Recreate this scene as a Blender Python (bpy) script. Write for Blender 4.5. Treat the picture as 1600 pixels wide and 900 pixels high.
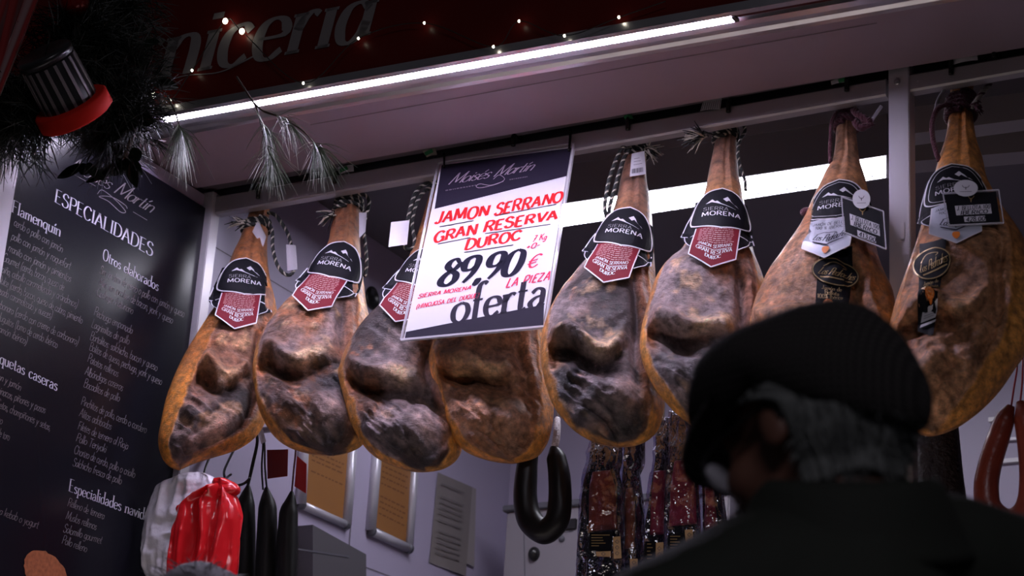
import bpy, bmesh, math, random
import numpy as np
from mathutils import Vector, Matrix

# ------------------------------------------------------------------ camera, world, lights, exposure
SC = bpy.context.scene
for _o in list(bpy.data.objects):
    bpy.data.objects.remove(_o, do_unlink=True)
COL = SC.collection

FOC = 3285.0                                    # focal length in pixels of a 1600 x 900 frame
YAW, PITCH, ROLL = (math.radians(a) for a in (30.0, 21.0, 3.7))
CAM = np.array([0.0, 0.0, 0.9])
_d = np.array([-math.sin(YAW)*math.cos(PITCH), math.cos(YAW)*math.cos(PITCH), math.sin(PITCH)])
_r0 = np.array([math.cos(YAW), math.sin(YAW), 0.0])
_u0 = np.cross(_r0, _d)
_r = math.cos(ROLL)*_r0 + math.sin(ROLL)*_u0
_u = -math.sin(ROLL)*_r0 + math.cos(ROLL)*_u0

cam_data = bpy.data.cameras.new('camera')
cam = bpy.data.objects.new('camera', cam_data)
COL.objects.link(cam)
cam_data.sensor_fit = 'HORIZONTAL'
cam_data.sensor_width = 36.0
cam_data.lens = FOC/1600*36
cam_data.clip_start = 0.05
cam.matrix_world = Matrix(((_r[0], _u[0], -_d[0], CAM[0]), (_r[1], _u[1], -_d[1], CAM[1]), (_r[2], _u[2], -_d[2], CAM[2]), (0, 0, 0, 1)))
cam_data.dof.use_dof = True
cam_data.dof.focus_distance = 4.72
cam_data.dof.aperture_fstop = 5.0
SC.camera = cam

SC.view_settings.view_transform = 'Standard'
SC.view_settings.look = 'None'
SC.view_settings.gamma = 1.0
SC.view_settings.use_curve_mapping = False
SC.view_settings.exposure = 0.0

world = bpy.data.worlds.new('night_market')
SC.world = world
world.use_nodes = True
world.node_tree.nodes['Background'].inputs['Color'].default_value = (0.030, 0.030, 0.036, 1)
world.node_tree.nodes['Background'].inputs['Strength'].default_value = 0.35

LED_COL = (0.81, 0.73, 1.0)
FRONT_LED = 150.0
BACK_LED = 28.0

def area_lamp(name, loc, target, size, power, col):
    l = bpy.data.lights.new(name, 'AREA')
    l.shape = 'RECTANGLE'; l.size, l.size_y = size
    l.energy = power; l.color = col
    o = bpy.data.objects.new(name, l)
    COL.objects.link(o)
    o.location = loc
    o.rotation_euler = (Vector(target) - Vector(loc)).to_track_quat('-Z', 'Y').to_euler()
    return o
# added fill lamp, an unseen source behind the camera: far, high, dim
area_lamp('rear_fill_lamp', (2.5, -5.0, 6.0), (-1.5, 3.0, 2.0), (3.0, 1.0), 80.0, (0.92, 0.86, 1.0))

# ------------------------------------------------------------------ pixel <-> world
def ray(x, y):
    return _d + (x-800)/FOC*_r - (y-450)/FOC*_u
def at(x, y, axis, val):
    v = ray(x, y); i = 'XYZ'.index(axis)
    return CAM + v*((val-CAM[i])/v[i])
def on_plane(x, y, p0, n):
    v = ray(x, y)
    return CAM + v*(np.dot(np.array(p0)-CAM, n)/np.dot(v, n))
def at_depth(x, y, dep):
    return CAM + ray(x, y)*dep

# ------------------------------------------------------------------ mesh building
class MB:
    def __init__(s):
        s.v = []; s.f = []; s.m = []; s.c = None
    def add(s, verts, faces, mi=0):
        b = len(s.v)
        s.v += [tuple(map(float, p)) for p in verts]
        s.f += [tuple(b+i for i in f) for f in faces]
        s.m += [mi]*len(faces)
        return s
    def box(s, lo, hi, mi=0, bev=0.0):
        x0, y0, z0 = lo; x1, y1, z1 = hi
        if bev <= 0:
            v = [(x0,y0,z0),(x1,y0,z0),(x1,y1,z0),(x0,y1,z0),(x0,y0,z1),(x1,y0,z1),(x1,y1,z1),(x0,y1,z1)]
            return s.add(v, [(0,3,2,1),(4,5,6,7),(0,1,5,4),(1,2,6,5),(2,3,7,6),(3,0,4,7)], mi)
        bm = bmesh.new()
        bmesh.ops.create_cube(bm, size=1.0)
        for w in bm.verts:
            w.co = Vector(((x0+x1)/2 + w.co.x*(x1-x0), (y0+y1)/2 + w.co.y*(y1-y0), (z0+z1)/2 + w.co.z*(z1-z0)))
        bmesh.ops.bevel(bm, geom=bm.edges[:], offset=bev, segments=2, affect='EDGES')
        bm.verts.index_update()
        s.add([w.co[:] for w in bm.verts], [[w.index for w in f.verts] for f in bm.faces], mi)
        bm.free()
        return s
    def hexa(s, a, t, mi=0):
        """prism between polygon a and its copy moved by t"""
        n = len(a); a = [np.array(p) for p in a]; t = np.array(t)
        s.add(list(a)+[p+t for p in a], [tuple(range(n))[::-1], tuple(range(n, 2*n))]+[(i, (i+1) % n, n+(i+1) % n, n+i) for i in range(n)], mi)
        return s
    def tube(s, path, rad, n=10, mi=0, caps=True, closed=False, flat=1.0, roll=None):
        P = np.array(path, float); k = len(P)
        R = np.full(k, rad, float) if np.isscalar(rad) else np.array(rad, float)
        T = np.gradient(P, axis=0)
        if closed:
            T = np.roll(P, -1, 0)-np.roll(P, 1, 0)
        T /= np.maximum(np.linalg.norm(T, axis=1, keepdims=True), 1e-9)
        up = np.array([0, 0, 1.0]) if abs(T[0][2]) < 0.9 else np.array([0, 1.0, 0])
        if roll is not None: up = np.array(roll, float)
        N = np.cross(up, T[0]); N /= np.linalg.norm(N)
        v = []
        for i in range(k):
            N = N-np.dot(N, T[i])*T[i]; N /= max(np.linalg.norm(N), 1e-9)
            B = np.cross(T[i], N)
            for j in range(n):
                a = 2*math.pi*j/n
                v.append(P[i]+R[i]*(math.cos(a)*N*flat+math.sin(a)*B))
        f = []
        for i in range(k if closed else k-1):
            i2 = (i+1) % k
            for j in range(n):
                f.append((i*n+j, i*n+(j+1) % n, i2*n+(j+1) % n, i2*n+j))
        if caps and not closed:
            f.append(tuple(range(n))[::-1]); f.append(tuple((k-1)*n+j for j in range(n)))
        return s.add(v, f, mi)
    def ell(s, c, r, rot=None, nu=24, nv=14, mi=0):
        v = []; M = np.eye(3) if rot is None else np.array(rot)
        for i in range(1, nv):
            th = math.pi*i/nv
            for j in range(nu):
                ph = 2*math.pi*j/nu
                v.append(np.array(c)+M@np.array([r[0]*math.sin(th)*math.cos(ph), r[1]*math.sin(th)*math.sin(ph), r[2]*math.cos(th)]))
        v.append(np.array(c)+M@np.array([0, 0, r[2]])); v.append(np.array(c)+M@np.array([0, 0, -r[2]]))
        f = []
        for i in range(nv-2):
            for j in range(nu):
                f.append((i*nu+j, (i+1)*nu+j, (i+1)*nu+(j+1) % nu, i*nu+(j+1) % nu))
        a, b = len(v)-2, len(v)-1
        for j in range(nu):
            f.append((a, j, (j+1) % nu)); f.append((b, (nv-2)*nu+(j+1) % nu, (nv-2)*nu+j))
        return s.add(v, f, mi)
    def grid(s, P, mi=0):
        """P: rows x cols x 3"""
        P = np.array(P); a, b = P.shape[:2]
        return s.add(P.reshape(-1, 3), [(i*b+j, i*b+j+1, (i+1)*b+j+1, (i+1)*b+j) for i in range(a-1) for j in range(b-1)], mi)
    def lathe(s, prof, c, rot=None, n=32, mi=0):
        M = np.eye(3) if rot is None else np.array(rot)
        P = [[np.array(c)+M@np.array([r*math.cos(2*math.pi*j/n), r*math.sin(2*math.pi*j/n), z]) for j in range(n)] for r, z in prof]
        v = [p for row in P for p in row]; k = len(prof)
        f = [(i*n+j, i*n+(j+1) % n, (i+1)*n+(j+1) % n, (i+1)*n+j) for i in range(k-1) for j in range(n)]
        f.append(tuple(range(n))[::-1]); f.append(tuple((k-1)*n+j for j in range(n)))
        return s.add(v, f, mi)

ORG = {}
def link_mesh(name, me, mats, parent, org, smooth):
    o = bpy.data.objects.new(name, me)
    COL.objects.link(o)
    for m in (mats if isinstance(mats, (list, tuple)) else [mats]):
        me.materials.append(m)
    if smooth:
        me.polygons.foreach_set('use_smooth', [True]*len(me.polygons))
    if parent is not None:
        o.parent = parent
        ORG[o.name] = ORG[parent.name]
    else:
        o.location = org
        ORG[o.name] = np.array(org, float)
    return o
def obj(name, mb, mats, parent=None, smooth=False, org=None):
    V = np.array(mb.v, float)
    if parent is not None:
        og = ORG[parent.name]
    else:
        og = np.array(org, float) if org is not None else np.array([(V[:, 0].min()+V[:, 0].max())/2, (V[:, 1].min()+V[:, 1].max())/2, V[:, 2].min()])
    me = bpy.data.meshes.new(name)
    me.from_pydata((V-og).tolist(), [], mb.f)
    if len(set(mb.m)) > 1:
        me.polygons.foreach_set('material_index', mb.m)
    me.update()
    return link_mesh(name, me, mats, parent, og, smooth)
def tag(o, label, cat, group=None):
    o['label'] = label; o['category'] = cat
    if group: o['group'] = group
    return o
def thing(name, loc, label, cat, group=None):
    o = bpy.data.objects.new(name, None)
    COL.objects.link(o); o.location = tuple(map(float, loc)); o.empty_display_size = 0.05
    ORG[o.name] = np.array(loc, float)
    return tag(o, label, cat, group)
def struct(name, mb, mats, smooth=False):
    o = obj(name, mb, mats, None, smooth); o['kind'] = 'structure'
    return o

# ------------------------------------------------------------------ curves and noise
def catmull(P, n=8, closed=False):
    P = np.array(P, float)
    if closed: Q = np.vstack([P[-1], P, P[0], P[1]])
    else: Q = np.vstack([2*P[0]-P[1], P, 2*P[-1]-P[-2]])
    out = []
    for i in range(1, len(Q)-2):
        a, b, c, d = Q[i-1], Q[i], Q[i+1], Q[i+2]
        for k in range(n):
            t = k/n
            out.append(0.5*((2*b)+(-a+c)*t+(2*a-5*b+4*c-d)*t*t+(-a+3*b-3*c+d)*t**3))
    if not closed: out.append(P[-1])
    return np.array(out)
def _hash(ix, iy, iz, seed):
    h = (ix.astype(np.int64)*374761393 + iy.astype(np.int64)*668265263 + iz.astype(np.int64)*2147483647 + seed*1274126177) & 0xffffffff
    h = ((h ^ (h >> 13))*1274126177) & 0xffffffff
    h = ((h ^ (h >> 16))*2246822519) & 0xffffffff
    return ((h ^ (h >> 15)) & 0xffffff)/float(0xffffff)*2-1
def vnoise(P, seed=0):
    I = np.floor(P).astype(np.int64); F = P-I
    F = F*F*F*(F*(F*6-15)+10)
    r = 0
    for dx in (0, 1):
        for dy in (0, 1):
            for dz in (0, 1):
                w = (F[:, 0] if dx else 1-F[:, 0])*(F[:, 1] if dy else 1-F[:, 1])*(F[:, 2] if dz else 1-F[:, 2])
                r = r+w*_hash(I[:, 0]+dx, I[:, 1]+dy, I[:, 2]+dz, seed)
    return r
def fbm(P, scale, seed=0, octv=4, gain=0.5, ridged=False):
    P = np.array(P)*np.array(scale); a = 1.0; r = 0; tot = 0
    for k in range(octv):
        n = vnoise(P+17.3*k, seed+k*31)
        r = r+a*((1-2*np.abs(n)) if ridged else n); tot += a
        P = P*2.03; a *= gain
    return r/tot
def sstep(a, b, x):
    t = np.clip((x-a)/(b-a), 0, 1)
    return t*t*(3-2*t)

# ------------------------------------------------------------------ materials
def mat(name, col, rough=0.5, metal=0.0, spec=0.5, noise=0.0, nscale=8.0, bump=0.0, bscale=60.0, stretch=None, alpha=1.0, emit=0.0, ecol=None, coat=0.0, trans=0.0, rvar=0.0, sheen=0.0):
    m = bpy.data.materials.new(name); m.use_nodes = True
    nt = m.node_tree; b = nt.nodes['Principled BSDF']
    b.inputs['Base Color'].default_value = (*col, 1)
    b.inputs['Roughness'].default_value = rough
    b.inputs['Metallic'].default_value = metal
    b.inputs['Specular IOR Level'].default_value = spec
    b.inputs['Alpha'].default_value = alpha
    b.inputs['Coat Weight'].default_value = coat
    b.inputs['Coat Roughness'].default_value = 0.08
    b.inputs['Transmission Weight'].default_value = trans
    b.inputs['Sheen Weight'].default_value = sheen
    if emit:
        b.inputs['Emission Color'].default_value = (*(ecol or col), 1)
        b.inputs['Emission Strength'].default_value = emit
    tc = nt.nodes.new('ShaderNodeTexCoord'); mp = nt.nodes.new('ShaderNodeMapping')
    nt.links.new(tc.outputs['Object'], mp.inputs['Vector'])
    if stretch: mp.inputs['Scale'].default_value = stretch
    if noise or rvar:
        n = nt.nodes.new('ShaderNodeTexNoise'); n.inputs['Scale'].default_value = nscale; n.inputs['Detail'].default_value = 5
        nt.links.new(mp.outputs['Vector'], n.inputs['Vector'])
    if noise:
        mx = nt.nodes.new('ShaderNodeMix'); mx.data_type = 'RGBA'
        mx.inputs['A'].default_value = (*[max(0, c*(1-noise)) for c in col], 1)
        mx.inputs['B'].default_value = (*[min(1, c*(1+noise)) for c in col], 1)
        nt.links.new(n.outputs['Fac'], mx.inputs['Factor']); nt.links.new(mx.outputs['Result'], b.inputs['Base Color'])
    if rvar:
        mr = nt.nodes.new('ShaderNodeMapRange'); mr.inputs['To Min'].default_value = max(0.02, rough-rvar); mr.inputs['To Max'].default_value = rough+rvar
        nt.links.new(n.outputs['Fac'], mr.inputs['Value']); nt.links.new(mr.outputs['Result'], b.inputs['Roughness'])
    if bump:
        n2 = nt.nodes.new('ShaderNodeTexNoise'); n2.inputs['Scale'].default_value = bscale; n2.inputs['Detail'].default_value = 4
        bp = nt.nodes.new('ShaderNodeBump'); bp.inputs['Strength'].default_value = bump; bp.inputs['Distance'].default_value = 0.01
        nt.links.new(mp.outputs['Vector'], n2.inputs['Vector']); nt.links.new(n2.outputs['Fac'], bp.inputs['Height'])
        nt.links.new(bp.outputs['Normal'], b.inputs['Normal'])
    return m

M = {}
M['soffit'] = mat('soffit_panel_paint', (0.33, 0.25, 0.31), 0.5, noise=0.08, nscale=3)
M['alu'] = mat('aluminium_profile', (0.55, 0.53, 0.56), 0.32, 0.9, rvar=0.08, nscale=12)
M['steel'] = mat('brushed_steel', (0.60, 0.57, 0.62), 0.36, 0.25, rvar=0.06, nscale=20, bump=0.05, bscale=30, stretch=(1, 1, 0.1))
M['rail'] = mat('dull_steel_rail', (0.42, 0.39, 0.41), 0.42, 0.35, rvar=0.08, nscale=15, stretch=(0.1, 1, 1))
M['fascia'] = mat('dark_red_fascia', (0.075, 0.006, 0.005), 0.35, noise=0.5, nscale=2.5, spec=0.15)
M['fascia_text'] = mat('grey_fascia_lettering', (0.15, 0.135, 0.135), 0.5)
M['wall'] = mat('lavender_wall_panel', (0.40, 0.36, 0.49), 0.42, noise=0.05, nscale=2)
M['wall_low'] = mat('mauve_lower_wall', (0.22, 0.19, 0.22), 0.5)
M['ceil'] = mat('dark_grey_ceiling', (0.13, 0.12, 0.135), 0.6, noise=0.06, nscale=3)
M['ceil_beam'] = mat('grey_ceiling_beam', (0.30, 0.28, 0.30), 0.55)
M['ground'] = mat('dark_market_paving', (0.05, 0.05, 0.05), 0.7, noise=0.3, nscale=6, bump=0.2)
M['led'] = mat('lit_led_diffuser', (1, 1, 1), 0.4, emit=FRONT_LED, ecol=LED_COL)
M['led_back'] = mat('lit_batten_diffuser', (1, 1, 1), 0.4, emit=BACK_LED, ecol=(0.88, 0.86, 1.0))
M['black_plastic'] = mat('black_plastic', (0.012, 0.012, 0.013), 0.3)
M['board'] = mat('glossy_black_menu_board', (0.008, 0.008, 0.012), 0.24, spec=0.2)
M['print_white'] = mat('white_print', (0.44, 0.42, 0.48), 0.5)
M['print_tan'] = mat('warm_grey_print', (0.14, 0.12, 0.125), 0.5)
M['print_dim'] = mat('faint_logo_print', (0.15, 0.125, 0.13), 0.5)
M['card'] = mat('white_card', (0.60, 0.585, 0.62), 0.7, spec=.15)
M['navy'] = mat('dark_navy_print', (0.016, 0.012, 0.026), 0.6, spec=.1)
M['red_ink'] = mat('red_marker_ink', (0.60, 0.015, 0.02), 0.7, spec=.1, noise=0.15, nscale=60)
M['pink_ink'] = mat('pink_red_marker_ink', (0.66, 0.04, 0.10), 0.7, spec=.1)
M['black_ink'] = mat('blue_black_marker_ink', (0.008, 0.007, 0.02), 0.7, spec=.1)
M['clear'] = mat('clear_acrylic_edge', (0.80, 0.78, 0.85), 0.12, alpha=0.45, spec=0.6)
M['label_black'] = mat('black_label_card', (0.007, 0.007, 0.010), 0.5, spec=0.12)
M['label_white'] = mat('white_label_print', (0.60, 0.58, 0.62), 0.4)
M['label_red'] = mat('burgundy_label_card', (0.17, 0.014, 0.024), 0.6, spec=.12)
M['label_silver'] = mat('silver_label_card', (0.50, 0.52, 0.60), 0.35, metal=0.1)
M['label_pink'] = mat('faded_pink_print', (0.42, 0.18, 0.19), 0.5)
M['gold'] = mat('dull_gold_print', (0.36, 0.25, 0.11), 0.35, metal=0.4)
M['seal'] = mat('orange_seal', (0.85, 0.23, 0.03), 0.4)
M['rope_dark'] = mat('black_rope_strand', (0.016, 0.018, 0.018), 0.85, bump=0.3, bscale=200)
M['rope_light'] = mat('cream_rope_strand', (0.46, 0.41, 0.34), 0.85, bump=0.3, bscale=200)
M['maroon'] = mat('maroon_wool_cord', (0.085, 0.014, 0.030), 0.9, bump=0.5, bscale=220, sheen=0.3)
M['tag_paper'] = mat('white_paper_tag', (0.62, 0.60, 0.64), 0.35)
M['tag_green'] = mat('green_plastic_tag', (0.05, 0.30, 0.11), 0.4)
M['hook'] = mat('black_steel_hook', (0.02, 0.02, 0.022), 0.25, 0.6)
# ------------------------------------------------------------------ a small stroke font (cap height 100)
_G = '''a 46|~39 42 26 52 10 46 4 25 10 5 22 0 34 10 39 26|-40 52 40 6
b 48|-7 100 7 0|~7 34 18 51 34 50 43 28 36 4 20 -1 7 12
c 42|~38 42 26 52 9 44 4 25 10 5 24 -1 39 9
d 48|~40 40 27 52 10 45 4 24 12 2 26 0 40 16|-41 100 41 0
e 44|~5 27 39 29 36 46 22 52 8 44 4 24 11 4 25 -1 40 9
f 32|~34 93 26 100 16 92 13 74 13 0|-2 52 28 52
g 46|~39 42 24 52 9 44 4 26 12 6 26 6 39 20|~40 52 40 -8 32 -27 16 -30 4 -21
h 48|-7 100 7 0|~7 32 18 49 32 51 40 38 40 0
i 18|-9 52 9 0|-9 74 9 66
j 20|~13 52 13 -8 7 -25 -4 -28|-13 74 13 66
k 44|-7 100 7 0|-38 52 8 22|-18 30 40 0
l 18|-9 100 9 0
m 70|-7 52 7 0|~7 34 16 49 27 51 34 38 34 0|~34 34 43 49 54 51 61 38 61 0
n 48|-7 52 7 0|~7 34 18 49 32 51 40 38 40 0
o 48|~24 52 9 44 4 26 9 7 24 -1 38 7 44 26 38 44 24 52
p 48|-7 52 7 -30|~7 34 18 51 34 50 43 28 36 4 20 -1 7 12
q 48|~40 40 27 52 10 45 4 24 12 2 26 0 40 16|-41 52 41 -30
r 34|-7 52 7 0|~7 30 14 45 24 52 33 47
s 38|~33 43 22 52 9 47 7 36 19 28 31 20 31 6 18 -1 5 7
t 30|~13 78 13 12 18 1 28 4|-2 52 27 52
u 48|~7 52 7 14 16 0 28 1 39 16|-40 52 40 0
v 42|-3 52 21 0 39 52
w 64|-3 52 18 0 32 44 46 0 61 52
x 42|-4 52 38 0|-37 52 4 0
y 44|-4 52 22 4|~40 52 22 4 12 -24 2 -28
z 42|-5 52 37 52 4 0 38 0
A 68|-3 0 33 100 63 0|-15 35 53 35
B 62|-9 100 9 0|~9 100 38 100 53 88 51 65 38 54 9 53|~9 53 43 53 58 38 56 12 40 0 9 0
C 66|~61 80 46 99 25 98 8 74 5 40 20 5 42 -1 62 17
D 70|-9 100 9 0|~9 100 36 98 58 80 65 50 58 20 36 2 9 0
E 56|-9 100 9 0|-9 100 51 100|-9 52 42 52|-9 0 53 0
F 54|-9 100 9 0|-9 100 51 100|-9 52 42 52
G 72|~62 82 46 99 25 98 8 74 5 40 20 5 42 -1 63 14|-64 0 64 44|-44 44 68 44
H 72|-9 100 9 0|-63 100 63 0|-9 52 63 52
I 24|-12 100 12 0
J 44|~34 100 34 22 26 3 12 0 2 14
K 64|-9 100 9 0|-58 100 10 44|-25 58 61 0
L 54|-9 100 9 0|-9 0 51 0
M 84|-7 0 12 100|-12 100 42 12 72 100|-72 100 77 0
N 72|-10 0 10 100|-10 100 62 0|-62 0 62 100
O 72|~36 100 14 88 5 50 14 12 36 -1 58 12 67 50 58 88 36 100
P 58|-9 100 9 0|~9 100 40 100 54 86 53 62 38 48 9 47
Q 72|~36 100 14 88 5 50 14 12 36 -1 58 12 67 50 58 88 36 100|-42 22 68 -12
R 64|-9 100 9 0|~9 100 40 100 54 86 53 64 38 51 9 50|-32 50 60 0
S 58|~51 82 38 99 20 98 8 80 15 62 40 50 53 33 49 10 32 -1 14 3 4 20
T 60|-30 100 30 0|-2 100 58 100
U 68|~9 100 9 32 16 8 34 -1 51 8 59 32 59 100
V 66|-3 100 33 0 62 100
W 92|-3 100 24 0 46 88 68 0 89 100
X 64|-5 100 59 0|-58 100 5 0
Y 62|-3 100 31 48 59 100|-31 48 31 0
Z 60|-6 100 54 100 4 0 56 0
0 58|~29 100 11 86 5 50 11 14 29 0 47 14 53 50 47 86 29 100
1 40|-8 80 24 100 24 0
2 56|~7 80 20 99 40 98 50 80 42 56 6 0|-6 0 52 0
3 54|~7 86 24 100 44 92 46 70 26 55|~26 55 48 46 50 18 30 0 6 10
4 58|-42 0 42 100 4 30 54 30
5 54|-46 100 13 100 10 58|~10 58 32 64 48 46 46 14 26 0 6 9
6 56|~46 96 22 84 7 44 10 12 28 0 46 10 48 36 34 54 16 50 8 34
7 52|-5 100 48 100 18 0|-12 50 40 50
8 56|~44 84 30 100 13 92 10 74 26 56 46 40 50 16 32 0 12 6 5 24 16 46 38 62 46 78 44 84
9 58|~47 64 36 50 16 50 6 68 10 90 28 100 44 92 49 70 44 34 24 0
, 18|~11 10 10 -4 3 -18
. 18|-9 9 9 1
: 20|-10 50 10 42|-10 9 10 1
( 28|~22 106 9 80 6 40 12 0 23 -22
) 28|~5 106 19 80 22 40 16 0 4 -22
+ 50|-25 60 25 16|-4 38 46 38
- 40|-5 38 34 38
% 70|~18 98 6 86 8 68 20 62 30 74 28 92 18 98|-60 100 12 0|~52 38 40 26 42 8 54 2 64 14 62 32 52 38
€ 68|~62 84 44 100 26 92 15 66 15 34 26 8 44 0 62 14|-2 60 48 60|-2 40 46 40
/ 40|-4 0 36 100'''
GL = {}
for _l in _G.split('\n'):
    _h, *_ss = _l.split('|')
    _c, _w = _h.rsplit(' ', 1)
    GL[_c] = (float(_w), [(s[0], np.array(list(map(float, s[1:].split()))).reshape(-1, 2)) for s in _ss])
def _acc(base, extra):
    w, st = GL[base]
    if base in 'i': st = st[:1]
    return (w, st+extra)
for _a, _b in zip('áéíóú', 'aeiou'):
    _cx = GL[_b][0]/2
    GL[_a] = _acc(_b, [('-', np.array([[_cx-3, 64], [_cx+9, 82]]))])
GL['ñ'] = _acc('n', [('~', np.array([[10, 64], [18, 72], [28, 66], [38, 74]], float))])
GL['Ó'] = _acc('O', [('-', np.array([[32, 108], [46, 124]], float))])
GL[' '] = (34, [])

GL['a2'] = (45, [('~', np.array([[7, 41], [20, 52], [34, 46], [37, 32], [37, 8], [44, 1]], float)), ('~', np.array([[37, 31], [18, 27], [5, 14], [13, 0], [26, 1], [37, 13]], float))])
GL['á2'] = (45, GL['a2'][1]+[('-', np.array([[18, 64], [30, 82]], float))])

def strip2d(Q, W):
    Q = np.array(Q); T = np.gradient(Q, axis=0)
    L = np.maximum(np.linalg.norm(T, axis=1), 1e-9); T = T/L[:, None]
    N = np.stack([-T[:, 1], T[:, 0]], 1)
    a = Q+N*W[:, None]/2; b = Q-N*W[:, None]/2
    V = np.empty((2*len(Q), 2)); V[0::2] = a; V[1::2] = b
    return V, [(2*i, 2*i+1, 2*i+3, 2*i+2) for i in range(len(Q)-1)]
def dens(pts, step):
    out = [pts[0]]
    for a, b in zip(pts[:-1], pts[1:]):
        n = max(1, int(np.linalg.norm(np.array(b)-np.array(a))/step))
        for k in range(1, n+1): out.append(np.array(a)+(np.array(b)-np.array(a))*k/n)
    return np.array(out)
def text2d(s, thick=12, thin=None, serif=0, slant=0.0, track=4, jitter=0.0, seed=1, sub=5, flare=0.0, two=0):
    """quads of the lettering: (verts n x 2 with cap height 1, faces, total width)"""
    thin = thick if thin is None else thin
    rnd = random.Random(seed)
    V = []; F = []; x = 0.0; nb = 0
    for ch in s:
        w, st = GL.get(ch+'2' if two and ch+'2' in GL else ch, GL['.'])
        jy = rnd.uniform(-1, 1)*jitter*6; js = 1+rnd.uniform(-1, 1)*jitter*0.08; ja = rnd.uniform(-1, 1)*jitter*0.06
        for kind, P in st:
            P = P.copy()
            straight = kind == '-'
            if straight and len(P) > 2:
                segs = [P[i:i+2] for i in range(len(P)-1)]
            else:
                segs = [P]
            for S in segs:
                if straight: Q = dens(S, 22)
                else: Q = catmull(S, sub)
                if len(Q) < 2: continue
                T = np.gradient(Q, axis=0); L = np.maximum(np.linalg.norm(T, axis=1), 1e-9)
                W = thin+(thick-thin)*np.abs(T[:, 1]/L)**1.6
                if not straight and thin != thick:
                    W = np.convolve(np.pad(W, 1, 'edge'), [.25, .5, .25], 'valid')
                if flare:
                    n = len(Q); e = np.linspace(-1, 1, n); W = W*(1-flare*np.abs(e)**4)
                q = Q*np.array([1, js]); q[:, 1] += jy; q[:, 0] += ja*q[:, 1]
                v, f = strip2d(q+np.array([x, 0]), W)
                V.append(v); F += [tuple(nb+i for i in g) for g in f]; nb += len(v)
                if serif and straight and abs(S[-1][1]-S[0][1]) > 1.2*abs(S[-1][0]-S[0][0]) and abs(S[-1][1]-S[0][1]) > 30:
                    for e in (S[0], S[-1]):
                        b = np.array([[e[0]-serif, e[1]], [e[0]+serif, e[1]]])
                        b = dens(b, 15); b[:, 1] += thin/2*(1 if e[1] < 20 else -1)
                        v, f = strip2d(b+np.array([x, 0]), np.full(len(b), max(thin, 3.0)))
                        V.append(v); F += [tuple(nb+i for i in g) for g in f]; nb += len(v)
        x += w+track
    V = np.vstack(V)/100.0
    V[:, 0] += slant*V[:, 1]
    return V, F, max(x-track, 1)/100.0
STY = {
    'serif': dict(two=1, thick=13, thin=3.5, serif=11, track=5),
    'script': dict(thick=8.5, thin=5.5, slant=0.25, track=-1, jitter=0.6),
    'logo': dict(thick=8, thin=2.6, slant=0.55, track=-2),
    'marker': dict(thick=21, thin=15, slant=0.10, track=8, jitter=1.0),
    'pen': dict(thick=8, thin=7, slant=0.2, track=10, jitter=1.0),
    'brush': dict(thick=19, thin=6, slant=0.30, track=6, flare=0.45),
    'wide': dict(thick=13, thin=11, track=10),
    'wide_thin': dict(thick=7, thin=6, track=9),
    'bold_serif': dict(thick=18, thin=8, serif=10, track=7),
    'italic_serif': dict(thick=15, thin=4, serif=10, slant=0.18, track=6),
    'oferta': dict(two=1, thick=15, thin=5, serif=9, slant=0.0, track=4),
}
def px_text(mb, s, p0, p1, up, surf, style, mi=0, **kw):
    """lettering between two baseline points, each quad laid on the real surface by surf(x, y)"""
    st = dict(STY[style]); st.update(kw)
    V, F, w = text2d(s, **st)
    p0, p1, up = np.array(p0, float), np.array(p1, float), np.array(up, float)
    P = p0+(p1-p0)*(V[:, :1]/w)+up*V[:, 1:]
    mb.add([surf(x, y) for x, y in P], F, mi)
def px_line(mb, pts, wid, surf, mi=0, smooth=False, n=8):
    Q = catmull(pts, n) if smooth else dens(np.array(pts, float), 6)
    V, F = strip2d(Q, np.full(len(Q), wid, float) if np.isscalar(wid) else np.interp(np.linspace(0, 1, len(Q)), np.linspace(0, 1, len(wid)), wid))
    mb.add([surf(x, y) for x, y in V], F, mi)
# ------------------------------------------------------------------ the stall shell
ZS = 2.997                                       # underside of the soffit
XL = -3.142                                      # face of the menu side wall
YR = 3.88                                        # front face of the ham rail
A = at(255, 188, 'Z', ZS); B = at(1145, 30, 'Z', ZS)
fd = (B-A)/np.linalg.norm(B-A); fn = np.array([-fd[1], fd[0], 0])   # along the fascia, and into the stall
def fas(s, t, z): return A+fd*s+fn*t+np.array([0, 0, z-ZS])
LEDL = np.linalg.norm(B-A)

mb = MB().box((-12, -8, -0.06), (8, 9, 0.0)); struct('ground', mb, M['ground'])
mb = MB(); mb.hexa([fas(-1.9, -0.028, ZS+.004), fas(3.2, -0.028, ZS+.004), fas(3.2, -0.028, 4.3), fas(-1.9, -0.028, 4.3)], fn*0.03)
struct('wall_front', mb, M['fascia'])
mb = MB()
s0, s1 = -0.17, 3.2
mb.hexa([fas(s0, 0.075, ZS), fas(s1, 0.075, ZS), at(1700, 58, 'Z', ZS), at(1200, 140.5, 'Z', ZS), at(825, 205, 'Z', ZS), at(325, 291, 'Z', ZS), at(250, 304, 'Z', ZS)], (0, 0, 0.03))
struct('ceiling_front', mb, M['soffit'])
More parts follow.
